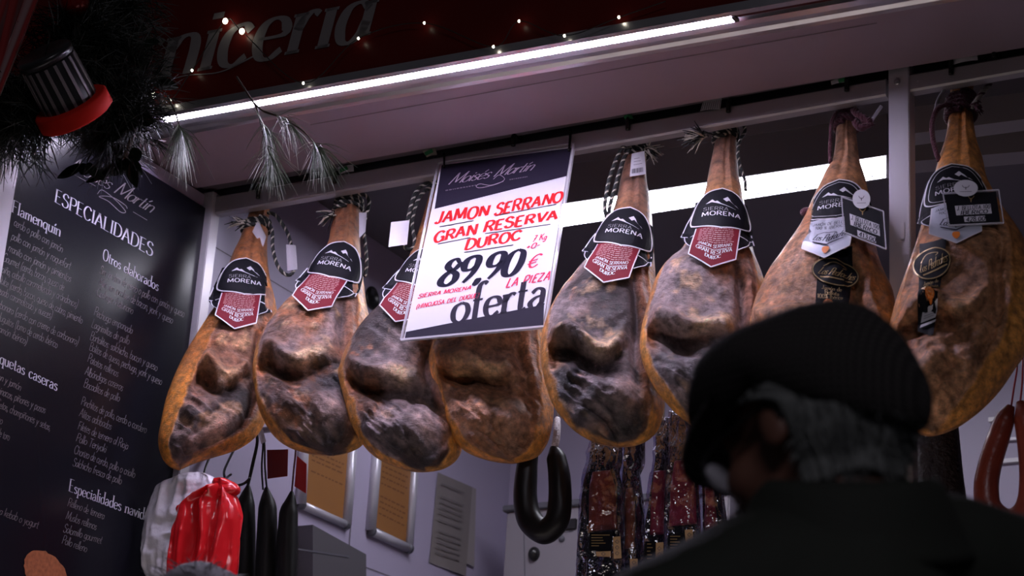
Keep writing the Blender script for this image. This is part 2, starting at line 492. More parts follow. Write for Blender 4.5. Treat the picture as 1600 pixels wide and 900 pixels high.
# aluminium edge profile that carries the light strip
mb = MB()
prof = [(-0.03, 0.0), (-0.013, 0.0), (-0.013, 0.008), (0.013, 0.008), (0.013, 0.0), (0.028, -0.004), (0.040, 0.002), (0.058, 0.004), (0.066, -0.002), (0.078, -0.004), (0.078, 0.02), (-0.03, 0.02)]
for a, b in ((s0, 2.02), (2.021, s1)):
    mb.hexa([fas(a, t, ZS+z) for t, z in prof], fd*(b-a))
struct('trim_fascia', mb, M['alu'])
mb = MB(); surf = lambda x, y: at(x, y, 'Z', ZS-.0006)
px_line(mb, [(485, 195), (600, 174), (1000, 101), (1370, 36)], 1.6, surf)
struct('trim_soffit_seam', mb, mat('dark_seam', (0.16, 0.12, 0.14), 0.6))
mb = MB().box((-3.16, 3.74, ZS+.012), (0.6, 3.888, ZS+.05))
mb.box((-3.16, 3.9115, 2.986), (0.6, 3.922, 3.17))
struct('trim_soffit_edge', mb, mat('dark_mauve_ledge', (.12, .10, .12), .6))

# the light strip in the fascia
t = thing('led_strip_light', fas(0, 0, ZS), 'long glowing white light strip along the bottom edge of the dark red fascia', 'light')
mb = MB(); mb.hexa([fas(0, -0.0115, ZS+.001), fas(LEDL, -0.0115, ZS+.001), fas(LEDL, 0.0115, ZS+.001), fas(0, 0.0115, ZS+.001)], (0, 0, 0.005))
obj('diffuser', mb, M['led'], t)
for k in range(1, 46):
    mb = MB(); c = fas(LEDL*k/46, 0.0125, ZS-.0005); mb.box(c-np.array([.002, .0012, .001]), c+np.array([.002, .0012, .001])); obj('mounting_clip', mb, M['black_plastic'], t)
mb = MB(); c = fas(LEDL+.006, 0, ZS); mb.box(c-np.array([.006, .011, .002]), c+np.array([.004, .011, .004]))
obj('end_cap', mb, M['black_plastic'], t)

# walls and ceiling inside
mb = MB().box((-3.25, 3.13, 0), (-3.152, 3.9, 2.99)); struct('wall_side', mb, M['wall'])
mb = MB().box((-3.25, 3.9, 0), (-3.15, 5.62, 3.3)); struct('wall_left', mb, M['wall'])
mb = MB().box((-3.25, 5.52, 2.36), (1.6, 5.62, 3.3)); struct('wall_back', mb, M['wall'])
mb = MB().box((-3.25, 5.53, 0), (1.6, 5.62, 2.36)); struct('wall_back_lower', mb, M['wall_low'])
mb = MB().box((1.5, 3.9, 0), (1.6, 5.62, 3.3)); struct('wall_right', mb, M['wall'])
mb = MB().box((-3.25, 3.87, 3.17), (1.6, 5.62, 3.27)); struct('ceiling', mb, M['ceil'])
mb = MB()
for a, b in (([(1415, 210), (1640, 181), (1640, 199), (1415, 229)], 3.10), ([(1415, 253), (1640, 233), (1640, 252), (1415, 272)], 3.10)):
    mb.hexa([at(x, y, 'Z', b) for x, y in a], (0, 0, 0.08))
struct('ceiling_beam', mb, M['ceil_beam'])
mb = MB(); surf = lambda x, y: at(x, y, 'X', -3.1485)
for l in ([(336, 386), (452, 455), (640, 560)], [(556, 560), (556, 704), (545, 866)], [(555, 880), (640, 912)]):
    px_line(mb, l, 1.6, surf)
struct('trim_wall_seam', mb, mat('wall_joint', (0.16, 0.14, 0.17), 0.6))
mb = MB()
for y, h in ((662, .006), (695, .004), (728, .006)):
    c = at(1500, y, 'Y', 5.52); mb.box((-1.62, 5.506, c[2]-h), (1.5, 5.519, c[2]+h))
struct('trim_back', mb, mat('white_trim', (0.75, 0.73, 0.78), 0.25))

# posts of the ham rail
mb = MB().box((-3.165, 3.868, 0), (-3.124, 3.905, ZS), bev=.002)
tag(obj('rail_post', mb, M['steel']), 'bright steel upright where the ham rail meets the black menu board', 'post')
mb = MB().box((-3.17, 3.12, 0), (-3.118, 3.172, 2.93), bev=.002)
tag(obj('rail_post', mb, M['steel']), 'shiny steel upright at the street side edge of the black menu board', 'post')
xa, xb = at(1385, 250, 'Y', 3.862)[0], at(1418, 250, 'Y', 3.862)[0]
t = thing('rail_post', ((xa+xb)/2, 3.885, 0), 'square steel post between the two hams with price cards', 'post')
mb = MB().box((xa, 3.876, 0), (xb, 3.914, ZS+.02), bev=.002); obj('shaft', mb, M['steel'], t)
mb = MB(); c = at(1402, 128, 'Y', 3.876); mb.ell(c, (.007, .004, .007)); obj('bolt', mb, M['alu'], t, True)
mb = MB()
c = at(1410, 362, 'Y', 3.8745)
mb.box((c[0]-.004, 3.8745, c[2]-.02), (c[0]+.004, 3.876, c[2]+.02)); mb.box((c[0]-.012, 3.8745, c[2]-.022), (c[0]+.004, 3.876, c[2]-.017))
obj('white_sticker_or_shine', mb, M['tag_paper'], t)  # white mark imitates a shiny reflection on the steel
# the rail, in two lengths
def rail(xpa, xpb, label):
    q = []
    for xp in (xpa, xpb):
        yb = 334+(111-334)*(xp-335)/1265; yt = 306.5+(84-306.5)*(xp-335)/1265
        b_, t_ = at(xp, yb, 'Y', YR), at(xp, yt, 'Y', YR)
        q.append((b_, t_))
    (b0, t0), (b1, t1) = q
    mb = MB(); e = 0.004; dy = np.array([0, 1.0, 0])
    for (P, Q) in ((b0, t0), (b1, t1)): pass
    sec = lambda b_, t_: [b_+dy*e, b_+np.array([0, 0, e]), t_-np.array([0, 0, e]), t_+dy*e, t_+dy*.026, t_+dy*.03-np.array([0, 0, e]), b_+dy*.03+np.array([0, 0, e]), b_+dy*.026]
    S0, S1 = sec(b0, t0), sec(b1, t1); n = len(S0)
    mb.add(S0+S1, [tuple(range(n))[::-1], tuple(range(n, 2*n))]+[(i, (i+1) % n, n+(i+1) % n, n+i) for i in range(n)])
    return tag(obj('ham_rail', mb, M['rail']), label, 'rail')
rail(336, 1384, 'long grey steel rail carrying the hams from the menu board to the steel post')
rail(1420, 1680, 'short grey steel rail length beyond the square post, above the last ham')

# the batten light inside
zb = 3.06
q = [at(x, y, 'Z', zb) for x, y in ((720, 344), (1384, 244.5), (1384, 277.5), (720, 378))]
t = thing('batten_light', np.mean(q, 0), 'wide glowing batten light under the ceiling behind the hams', 'light')
mb = MB(); mb.hexa(q, (0, 0, 0.012)); obj('diffuser', mb, M['led_back'], t)
mb = MB(); c = np.mean(q, 0)
mb.hexa([c+(p-c)*np.array([1.008, 1.12, 1])+np.array([0, 0, .0008]) for p in q], (0, 0, 0.112)); obj('housing', mb, M['alu'], t)
mb = MB()
for k in range(48):
    f = (k+.5)/48
    p = q[3]+(q[2]-q[3])*f; p = p+(q[0]-q[3])*.16
    mb.box(p-np.array([.0045, .004, .001]), p+np.array([.0045, .004, .0005]))
obj('led_chip', mb, mat('led_chip_grey', (0.45, 0.45, 0.55), 0.4, emit=0.5, ecol=(0.8, 0.8, 1.0)), t)

# ------------------------------------------------------------------ carnicería lettering on the fascia
def fas_surf(x, y): return on_plane(x, y, fas(0, -0.030, ZS), fn)
t = thing('fascia_lettering', fas(.3, -0.03, ZS+.3), 'faint grey serif shop lettering on the dark red fascia', 'lettering')
mb = MB()
px_text(mb, 'Carnicería', (62, 158), (572, 62), (12, -118), fas_surf, 'italic_serif')
px_line(mb, [(250, 130), (290, 118), (345, 112), (400, 86)], (1.0, 2.2), fas_surf, smooth=True)
obj('lettering', mb, M['fascia_text'], t)
# ------------------------------------------------------------------ the menu board
t = menu = thing('menu_board', (XL, 3.5, 1.5), 'tall glossy black menu board listing specialities in white lettering', 'menu board')
mb = MB().box((-3.152, 3.172, 1.5), (XL, 3.867, 2.952), bev=.0015); obj('panel', mb, M['board'], t)
psurf = lambda x, y: at(x, y, 'X', XL+.0006)
UPV = np.array((0.146, -1.0))
heads = [('ESPECIALIDADES', (85, 315), (238, 401), 20), ('Flamenquín', (18, 331), (94, 370), 19), ('Otros elaborados', (160, 405), (247, 455), 17),
 ('Croquetas caseras', (-24, 556), (89, 611), 19), ('Especialidades navideñas', (107, 767), (250, 822), 19)]
for s, a, b, h in heads:
    mb = MB(); px_text(mb, s, a, b, UPV*h, psurf, 'serif'); obj('heading_lettering', mb, M['print_white'], t)
items = '''cerdo o pollo con jamón|21 352|97 395
pollo con jamón y roquefort|17 373|109 421
rranito con jamón y pimientos|12 392|110 441
Gourmet (cerdo, bacon, queso de|4 407|99 454
piña, cebolla caramelizada y arándanos)|2 425|120 481
Dulce (cerdo, bacon, queso de cabra, pimiento|-4 441|128 506
asado caramelizado y nueces)|-4 458|80 499
Carbonara (cerdo con crema de carbonara)|-12 476|121 540
Huguitos (lomo de cerdo ibérico|-6 499|89 544
jamón ibérico)|-4 518|41 539
Bacon y jamón|-16 587|32 611
Espinacas, piñones y pasas|-12 611|70 646
Setas, champiñones y setas,|-6 635|78 673
Queso|-16 654|3 663
Rabo de toro|-20 673|14 689
salsa kebab o yogurt|-14 799|59 826
San jacobos de cerdo o pollo con jamón y queso|155 427|287 496
Mini san jacobos de bacon, york y queso|154 445|269 506
Cachopo Asturiano|150 461|207 491
Pechuga empanada|146 492|206 522
Lagrimitas de pollo|142 511|201 539
Bartolitos: salchicha, bacon y queso|140 530|245 580
Bolitas de queso, pechuga, york y queso|139 547|252 602
Patatas rellenas|136 565|184 589
Albóndigas caseras|132 585|191 611
Bocaditos de pollo|130 604|186 628
Pinchitos de pollo, cerdo o cordero|126 632|228 677
Alitas adobadas|123 650|173 672
Filetes de ternera al Rioja|121 670|199 703
Pollo Teriyaki|118 689|165 708
Chorizo de cerdo, pollo o criollo|115 708|210 747
Salchicha fresca de pollo|113 727|189 757
Relleno de ternera|105 790|162 812
Muslos rellenos|102 811|150 828
Solomillo gourmet|98 831|158 850
Pollo relleno|96 849|135 863'''
mb = MB()
for i, l in enumerate(items.split('\n')):
    s, a, b = l.split('|')
    px_text(mb, s, list(map(float, a.split())), list(map(float, b.split())), UPV*13.5, psurf, 'script', seed=i)
obj('item_lettering', mb, M['print_tan'], t)
mb = MB()
px_text(mb, 'Moisés Martín', (108, 262), (236, 333), UPV*23, psurf, 'logo')
px_line(mb, [(152, 303), (160, 297), (180, 312), (196, 330), (188, 331), (170, 315), (155, 307), (175, 308), (195, 320), (199, 326)], 1.1, psurf, smooth=True)
px_line(mb, [(104, 267), (150, 291)], .8, psurf); px_line(mb, [(208, 331), (230, 344)], .8, psurf)
obj('logo_lettering', mb, M['print_dim'], t)
# the printed food picture at the foot of the board: a breaded fillet cut open
mb = MB()
V = []; nr, na = 14, 44; rnd = random.Random(4)
for i in range(nr):
    row = []
    for j in range(na):
        a = 2*math.pi*j/na; k = i/(nr-1)
        x = 72+k*(34*math.cos(a)+6*math.sin(a)); y = 898+k*(40*math.sin(a)*(1.0 if math.sin(a) > 0 else .95))+k*8*math.cos(a)
        p = psurf(x+rnd.uniform(-1, 1)*k, y+rnd.uniform(-1, 1)*k); p[0] += .0005
        row.append(p)
    V.append(row+[row[0]])
mb.grid(V)
obj('food_picture', mb, mat('breaded_crust_print', (0.34, 0.10, 0.035), 0.6, noise=0.7, nscale=110), t)
# ------------------------------------------------------------------ the hams
def ham_material():
    m = bpy.data.materials.new('cured_ham'); m.use_nodes = True
    nt = m.node_tree; b = nt.nodes['Principled BSDF']
    at_ = nt.nodes.new('ShaderNodeVertexColor'); at_.layer_name = 'flesh'
    tc = nt.nodes.new('ShaderNodeTexCoord')
    def noise(scale, detail=4, rough=0.6, stretch=None):
        mp = nt.nodes.new('ShaderNodeMapping'); nt.links.new(tc.outputs['Object'], mp.inputs['Vector'])
        if stretch: mp.inputs['Scale'].default_value = stretch
        n = nt.nodes.new('ShaderNodeTexNoise'); n.inputs['Scale'].default_value = scale; n.inputs['Detail'].default_value = detail; n.inputs['Roughness'].default_value = rough
        nt.links.new(mp.outputs['Vector'], n.inputs['Vector']); return n
    n1 = noise(55, 6, 0.65)
    mr = nt.nodes.new('ShaderNodeMapRange'); mr.inputs['From Min'].default_value = .3; mr.inputs['From Max'].default_value = .7
    mr.inputs['To Min'].default_value = .38; mr.inputs['To Max'].default_value = 1.85
    nt.links.new(n1.outputs['Fac'], mr.inputs['Value'])
    mx = nt.nodes.new('ShaderNodeMix'); mx.data_type = 'RGBA'; mx.blend_type = 'MULTIPLY'; mx.inputs['Factor'].default_value = 1
    nt.links.new(at_.outputs['Color'], mx.inputs['A']); nt.links.new(mr.outputs['Result'], mx.inputs['B'])
    nt.links.new(mx.outputs['Result'], b.inputs['Base Color'])
    n2 = noise(38, 8, 0.7, (1, 1, 2.2)); n3 = noise(160, 5, 0.7)
    b1 = nt.nodes.new('ShaderNodeBump'); b1.inputs['Strength'].default_value = .8; b1.inputs['Distance'].default_value = .022
    b2 = nt.nodes.new('ShaderNodeBump'); b2.inputs['Strength'].default_value = .6; b2.inputs['Distance'].default_value = .006
    mm = nt.nodes.new('ShaderNodeMath'); mm.operation = 'MULTIPLY'
    nt.links.new(at_.outputs['Alpha'], mm.inputs[0]); nt.links.new(n2.outputs['Fac'], mm.inputs[1])
    nt.links.new(mm.outputs[0], b1.inputs['Height'])
    nt.links.new(n3.outputs['Fac'], b2.inputs['Height']); nt.links.new(b1.outputs['Normal'], b2.inputs['Normal'])
    nt.links.new(b2.outputs['Normal'], b.inputs['Normal'])
    r = nt.nodes.new('ShaderNodeMapRange'); r.inputs['To Min'].default_value = .22; r.inputs['To Max'].default_value = .55
    nt.links.new(n1.outputs['Fac'], r.inputs['Value']); nt.links.new(r.outputs['Result'], b.inputs['Roughness'])
    b.inputs['Specular IOR Level'].default_value = .5
    b.inputs['Coat Weight'].default_value = .10; b.inputs['Coat Roughness'].default_value = .25
    return m
M['ham'] = ham_material()
YH = 3.955

class Ham:
    def __init__(s, label, top, left, right, phi=26, seed=0, brow=.69, tilt=0., pale=0., orange=0., mould=0., warm=1.0, tf=.072, ball=(.3, .885), rimr=.8, browamp=1.0, lean=12.0, tb=.045, dy=0.0, shank=(.17, .062, .030), crust=.72, riml=.90):
        s.seed = seed; brow = brow+.062; ball = (ball[0], ball[1]+.022)
        ph = math.radians(phi)
        s.e = np.array([math.cos(ph), math.sin(ph), 0]); hn = np.array([math.sin(ph), -math.cos(ph), 0]); z = np.array([0, 0, 1.0])
        cl, sl = math.cos(math.radians(lean)), math.sin(math.radians(lean))
        s.n = hn*cl+z*sl; s.k = z*cl-hn*sl; s.tb = tb
        s.o = at(top[0], top[1], 'Y', YH+dy)
        def uw(p):
            q = on_plane(p[0], p[1], s.o, s.n)-s.o
            return np.array([np.dot(q, s.e), np.dot(q, s.k)])
        Lp = catmull([uw(p) for p in left], 8); Rp = catmull([uw(p) for p in right], 8)
        s.wt = min(Lp[0][1], Rp[0][1]); s.wb = min(Lp[:, 1].min(), Rp[:, 1].min())
        def prof(P):
            w = np.minimum.accumulate(P[:, 1]); return w[::-1]+np.arange(len(w))*1e-9, P[::-1, 0]
        s.lw, s.lu = prof(Lp); s.rw, s.ru = prof(Rp)
        s.tfm = tf; s.browv = brow; s.tilt = tilt
        NR, NF, NB = 210, 170, 40
        tau = np.linspace(0, 1, NR)
        g = .55*tau+.45*(.5-.5*np.cos(math.pi*tau))
        w = s.wt+(s.wb-s.wt)*g
        th = np.concatenate([np.linspace(0, math.pi, NF), np.linspace(math.pi, 2*math.pi, NB+2)[1:-1]])
        # even out the spacing over the front
        sx = np.cos(th); sx[:NF] = np.sign(np.cos(th[:NF]))*np.abs(np.cos(th[:NF]))**.85
        W = np.repeat(w[:, None], len(th), 1); Sx = np.repeat(sx[None], NR, 0)
        c, hw = s.chw(W)
        U = c+hw*Sx
        front = np.repeat((np.arange(len(th)) < NF)[None], NR, 0)
        T = np.where(front, s.tfront(W)*s.shape(Sx), -s.tback(W)*np.clip(1-np.abs(Sx)**2, 0, 1)**.5)
        V = (s.wt-W)/(s.wt-s.wb)
        L = s.wt-s.wb
        P3 = np.stack([U.ravel(), T.ravel(), W.ravel()], 1)+seed*7.7
        N_ = lambda sc, sd, o=4, **k: fbm(P3, sc, seed*13+sd, o, **k).reshape(U.shape)
        nA, nB, nC = N_(9, 1), N_(22, 2), N_(50, 3)
        Pd = np.stack([(U*.80-W*.60).ravel(), T.ravel(), (U*.60+W*.80).ravel()], 1)+seed*3.1+(.012*np.stack([nA, nB, nA], -1)).reshape(-1, 3)
        ND = lambda sc, sd, o=3: fbm(Pd, sc, seed*13+sd, o, gain=.45, ridged=True).reshape(U.shape)
        nD = ND((7, 7, 22), 4, 2); nE = N_(6, 5); nF = ND((13, 13, 44), 6)
        # --- meat face mask: signed distance (m) to the edge of the rind
        s_ = Sx
        md = np.minimum.reduce([(s_+riml)*hw, (rimr-s_)*hw, (V-.415)*L*.8, (1.022-V)*L*1.1])+.014*nA+.008*nB
        meat = sstep(-.003, .005, md)*front
        fade = sstep(0, .018, md)*front
        # --- sculpted relief of the meat face
        x = s_
        vb = brow+.020-.055*np.clip(-x-.10, 0, 1)**1.2-.10*np.clip(x-.15, 0, 1)+.02*x*tilt*4+.022*nA+.010*nB+.012*np.sin(x*7+seed*1.7)
        e = V-vb
        amp = browamp*(.55+.75*np.exp(-((x+.50)/.34)**2))*sstep(.55, .22, x)*sstep(-1.0, -.86, x)
        D = .014*np.exp(-((V-.57)/.10)**2-(x/.6)**2)
        D += .030*amp*np.exp(-((e+.024)/.026)**2)
        D -= .060*amp*sstep(-.004, .014, e)*np.exp(-(np.clip(e, 0, 1)/.050)**1.4)
        D += .013*np.exp(-((V-brow-.13)/.06)**2-((x+.15)/.55)**2)
        bx, bv = ball
        rr = np.sqrt(((x-bx)/.30)**2+((V-bv)/.052)**2)
        D += .021*np.exp(-rr**2*1.2)-.008*np.exp(-((rr-1.35)/.25)**2)
        kx = np.sqrt(((x-.28)/.13)**2+((V-brow-.015)/.022)**2)
        D += .016*np.exp(-kx**2)*browamp
        # diagonal folds below the brow, long creases at the right
        fold = np.sin((x*2.2+(V-.7)*16+nA*2.2+seed)*2.4)
        D += .0035*fold*sstep(.72, .80, V)*sstep(.5, .0, x)
        D -= .020*np.exp(-((x-.50-.16*nE-.35*(V-.66))/.085)**2)*sstep(.52, .62, V)*sstep(.95, .82, V)
        D += .008*np.exp(-((x-.70-.16*nE-.3*(V-.66))/.09)**2)*sstep(.5, .6, V)
        D += .006*nA+.004*nB
        ballk = 1-.85*np.exp(-rr**2*.9)
        D += .010*nD*sstep(.50, .68, V)*ballk+.0135*nF*ballk*sstep(brow-.02, brow+.05, V)+.0016*nC
        D *= fade
        # rind: a soft lip curling over the edge
        lip = np.exp(-(np.clip(md, -1, 1)/.007)**2)*front*sstep(.42, .55, V)
        D += .006*lip
        D += (1-meat)*(.0022*nA+.0012*nB+.0006*nC)
        # tendon ridges of the shank
        D += (1-meat)*front*sstep(.40, .25, V)*(.004*np.exp(-((x-.35+.1*nE)/.12)**2)-.003*np.exp(-((x-.05)/.12)**2))
        edge = sstep(1.0, .93, np.abs(s_))
        T2 = T+D*np.where(front, edge, .5)
        pos = s.o+U[..., None]*s.e+W[..., None]*s.k+T2[..., None]*s.n
        # --- pigment
        C = lambda *a: np.array(a, float)
        def mix(a, b, k): return a+(b-a)*k[..., None]
        col = np.zeros(U.shape+(3,))+C(.36, .140, .038)
        col = mix(col, C(.60, .26, .055), sstep(-.15, .45, nA))                 # amber rind
        col = mix(col, C(.17, .060, .022), sstep(.05, .5, nE)*.75)              # brown rind
        col = mix(col, C(*shank), sstep(.46, .24, V)*.9)               # redder shank skin
        col = mix(col, C(.10, .045, .025), sstep(.12, .45, nB)*.35)
        lowrim = sstep(.62, .80, V)*front
        col = mix(col, C(.72, .31, .050), lowrim*.6)
        if orange: col = mix(col, C(.60, .27, .075), np.full(U.shape, orange))
        mc = np.zeros_like(col)+C(.23, .118, .076)
        mc = mix(mc, C(.235, .18, .185), sstep(-.10, .45, nA+mould+.30*sstep(.70, .5, V))*.85)      # grey violet bloom
        mc = mix(mc, C(.020, .015, .015), sstep(.04, .36, nE+.35*nB+.1*mould)*.88)                    # black crust
        mc = mix(mc, C(.33, .125, .055), sstep(.10, .45, -nA+.4*nC)*.8)                          # red brown
        mc = mix(mc, C(.46, .29, .165), sstep(.28, .55, nB+.25*nC)*.75)                          # tan fat
        tanlip = np.exp(-((e+.022)/.018)**2-((x-.0)/.22)**2)*browamp
        mc = mix(mc, C(.66, .45, .27), np.clip(tanlip*(1.2+1.8*nB), 0, 1)*.95)
        mc = mix(mc, C(.44, .28, .235), np.exp(-rr**2*1.3)*np.clip(.75+nB, 0, 1))
        lowk = sstep(brow+.02, brow+.07, V)*ballk
        mc = mix(mc, C(.020, .018, .024), lowk*sstep(.0, .35, nF+.5*nE)*crust)
        mc = mix(mc, C(.40, .26, .19), lowk*sstep(.0, .40, -nF+.6*nB)*.85)
        mc = mix(mc, C(.30, .115, .050), sstep(.48, .62, x-.16*nE-.35*(V-.66))*.7)
        mc = mix(mc, C(.40, .130, .035), np.exp(-((x+.86)/.10)**2-((V-brow-.01)/.04)**2)*.9)
        mc = mix(mc, C(.020, .015, .016), sstep(.02, .09, V-.905+.03*nA)*sstep(-.1, .3, nB+.45)*.8*(1-pale))
        if pale: mc = mix(mc, C(.47, .235, .115), pale*np.clip(.85+.7*nA, 0, 1))
        mc = mc*1.22
        col = mix(col, mc, meat)
        col *= np.clip(1+.30*nC+.22*nD*meat, .3, 2)[..., None]*C(warm, 1, 1/ max(warm, .5))
        s.gw = w[::-1]; s.gt = T2[::-1, :NF][:, ::-1]; s.gs = sx[:NF][::-1]
        # --- mesh
        n0, n1 = U.shape
        verts = np.vstack([pos.reshape(-1, 3), pos[0].mean(0)[None]+[[0, 0, .002]], pos[-1].mean(0)[None]])
        I = np.arange(n0*n1).reshape(n0, n1); J = np.roll(I, -1, 1)
        quads = np.stack([I[:-1], I[1:], J[1:], J[:-1]], -1).reshape(-1, 4)
        faces = quads.tolist()+[(n0*n1, I[0, j], J[0, j]) for j in range(n1)]+[(n0*n1+1, J[-1, j], I[-1, j]) for j in range(n1)]
        me = bpy.data.meshes.new('cured_ham')
        org = s.o+s.k*s.wb
        me.from_pydata((verts-org).tolist(), [], faces)
        ca = me.color_attributes.new('flesh', 'FLOAT_COLOR', 'POINT')
        cc = np.ones((len(verts), 4)); cc[:n0*n1, :3] = np.clip(col, 0.004, 1).reshape(-1, 3)
        cc[:n0*n1, 3] = (.25+.75*meat).ravel(); cc[-2:, :3] = (.2, .1, .05)
        ca.data.foreach_set('color', cc.astype(np.float32).ravel())
        me.update()
        s.root = thing('cured_ham', org, label, 'ham', 'cured hams hanging from the rail')
        s.mesh = link_mesh('meat_leg', me, M['ham'], s.root, None, True)
    def chw(s, W):
        ul = np.interp(W, s.lw, s.lu); ur = np.interp(W, s.rw, s.ru)
        return (ul+ur)/2, np.maximum((ur-ul)/2, .0015)
    def endfade(s, W):
        return np.sqrt(np.clip((W-s.wb)/.10, 0, 1)*(2-np.clip((W-s.wb)/.10, 0, 1)))
    def tfront(s, W):
        c, hw = s.chw(W); V = (s.wt-W)/(s.wt-s.wb)
        k = sstep(.22, .52, V)
        return (np.minimum(hw*.95, .06)*(1-k)+s.tfm*k)*s.endfade(W)*np.sqrt(np.clip((s.wt-W)/.012, 0.05, 1))
    def tback(s, W):
        c, hw = s.chw(W); V = (s.wt-W)/(s.wt-s.wb)
        k = sstep(.22, .55, V)
        return (np.minimum(hw*.95, .06)*(1-k)+s.tb*k)*s.endfade(W)
    def shape(s, x):
        return np.clip(1-np.abs(x)**2.4, 0, 1)**(1/2.2)
    def tsurf(s, u, w, cl=.86):
        u = np.asarray(u, float); w = np.asarray(w, float)
        c, hw = s.chw(w)
        x = np.clip((u-c)/hw, -cl, cl)
        return s.tfront(w)*s.shape(x)
    def treal(s, u, w):
        """height of the finished front surface over the ham's middle plane"""
        c, hw = s.chw(np.array([w])); x = min(max((u-c[0])/hw[0], -1), 1)
        i = min(int(np.searchsorted(s.gw, w)), len(s.gw)-1)
        return float(np.interp(x, s.gs, s.gt[i]))
    def pt(s, u, w, t):
        return s.o+np.multiply.outer(u, s.e)+np.multiply.outer(w, s.k)+np.multiply.outer(t, s.n)
    def pix(s, x, y, lift=.0):
        """local (u, w) of the point of the front surface seen at a pixel"""
        t = .05
        for _ in range(8):
            q = on_plane(x, y, s.o+s.n*t, s.n)-s.o
            u, w = np.dot(q, s.e), np.dot(q, s.k)
            t = float(s.tsurf(u, w))+lift
        return u, w

RIDGE = None
def ham_label(h, cen, wid, ang, style='sierra', lean=0.0):
    """the shield collar with its pennant: drawn in label units (300 wide), bent over the shank"""
    u0, w0 = h.pix(*cen)
    k = wid/300.0; ca, sa = math.cos(math.radians(ang)), math.sin(math.radians(ang))
    def loc(a, b):                       # label units (x right, y down as drawn) -> ham plane
        if b > 762: b = 762+(b-762)*1.24          # the pennant is long and hangs down over the swelling meat
        x, y = (a-1034)*k, -(b-640)*k
        return u0+ca*x-sa*y, w0+sa*x+ca*y
    uc, wc = loc(1034, 640)
    cc, hh = h.chw(np.array([wc]))
    R = max(float(hh[0])*1.15, .05)
    # a cone-like sheet: touches the surface along the middle and bends back at both sides
    bs = np.arange(480, 1000, 20)
    ts = np.array([max(h.treal(*loc(a, b)) for a in (930, 980, 1034, 1090, 1130)) for b in bs])
    tb = np.maximum.accumulate(ts)
    tb = np.maximum(np.convolve(np.pad(tb, 3, 'edge'), np.ones(7)/7, 'valid'), ts)
    tb = np.convolve(np.pad(tb, 1, 'edge'), np.ones(3)/3, 'valid')+.002
    def place(lift):
        def f(a, b):
            u, w = loc(a, b)
            x = (a-1034)*k
            t = float(np.interp(b, bs, tb))
            bend = R-math.sqrt(max(R*R-min(abs(x), R*.92)**2, 1e-6))
            low = min(1, max(0, (b-770)/100)); bend *= 1-.9*low
            t2 = max(t-bend*.8, h.treal(u, w)+.001 if abs(x) < .055 else -1)
            return h.pt(u, w, t2+.005+lift)
        return f
    g = h.root
    def sheet(rows, mi, lift, mb, nx=14):
        f = place(lift)
        mb.grid([[f(a0+(a1-a0)*j/nx, b) for j in range(nx+1)] for b, a0, a1 in rows], mi)
    def rows_of(left, right, n=18):
        Lc = catmull(left, 6); Rc = catmull(right, 6)
        b0, b1 = left[0][1], left[-1][1]
        out = []
        for i in range(n+1):
            b = b0+(b1-b0)*i/n
            out.append((b, np.interp(b, Lc[:, 1], Lc[:, 0]), np.interp(b, Rc[:, 1], Rc[:, 0])))
        return out
    dome_l = [(1030, 503), (960, 530), (915, 590), (893, 660), (886, 705), (896, 735), (935, 757), (1036, 773)]
    dome_r = [(1038, 503), (1105, 528), (1150, 585), (1176, 655), (1184, 708), (1176, 735), (1138, 757), (1040, 773)]
    # collar wings behind
    mb = MB(); f = place(-.0045)
    wl = [(935, 520), (885, 640), (845, 790), (868, 860), (905, 870)]
    mb.grid([[f(a0+(a1-a0)*j/16, b) for j in range(17)] for b, a0, a1 in ((560, 905, 1162), (620, 890, 1178), (690, 868, 1192), (760, 850, 1202), (800, 846, 1206), (835, 862, 1196), (868, 890, 1140))])
    obj('collar', mb, M['label_black'], g)
    mb = MB(); f = place(-.0036)
    px_line(mb, [(905, 600), (868, 700), (843, 797), (905, 792)], 5, f)
    px_line(mb, [(860, 795), (866, 835), (884, 862), (908, 874)], 5, f, smooth=True)
    obj('collar_edging', mb, M['label_white'], g); mb = MB()
    px_line(mb, [(1150, 600), (1186, 720), (1206, 832)], 6, f)
    px_line(mb, [(1200, 800), (1130, 792)], 5, f); px_line(mb, [(1186, 800), (1172, 842), (1128, 876)], 5, f, smooth=True)
    obj('collar_edging', mb, M['label_white'], g)
    # pennant
    pm = M['label_red'] if style == 'sierra' else M['label_silver']
    bot = 300 if style == 'sierra' else 300
    mb = MB(); f = place(.0005)
    P0, P1, P2, P3, P4 = (915, 762), (1133, 762), (1118, 930), (1000, 976), (886, 914)
    def pen(tx, ty):                     # ty 0..1 down, tip in the middle
        top = np.array(P0)+(np.array(P1)-np.array(P0))*tx
        bt = np.array(P4)+(np.array(P3)-np.array(P4))*tx*2 if tx < .5 else np.array(P3)+(np.array(P2)-np.array(P3))*(tx-.5)*2
        return top+(bt-top)*ty
    mb.grid([[f(*pen(j/12, i/8)) for j in range(13)] for i in range(9)])
    pn = obj('pennant', mb, pm, g)
    mb = MB(); f = place(.0012)
    px_line(mb, [P0, P4, P3, P2, P1], 6, f)
    def on_pen(x, y):                    # x 0..220, y 0..160 along the pennant
        return f(*pen(min(max(x/220, 0), 1), min(max(y/190, 0), 1)))
    if style == 'sierra':
        px_text(mb, 'JAMÓN SERRANO', (28, 108), (192, 108), (0, -15), on_pen, 'bold_serif', thick=13)
        px_line(mb, [(28, 116), (192, 116)], 2, on_pen)
        px_text(mb, 'GRAN RESERVA', (24, 137), (196, 137), (0, -17), on_pen, 'bold_serif', thick=15)
        px_text(mb, 'DUROC', (72, 158), (148, 158), (0, -15), on_pen, 'bold_serif')
    obj('pennant_edging', mb, M['label_white'], pn)
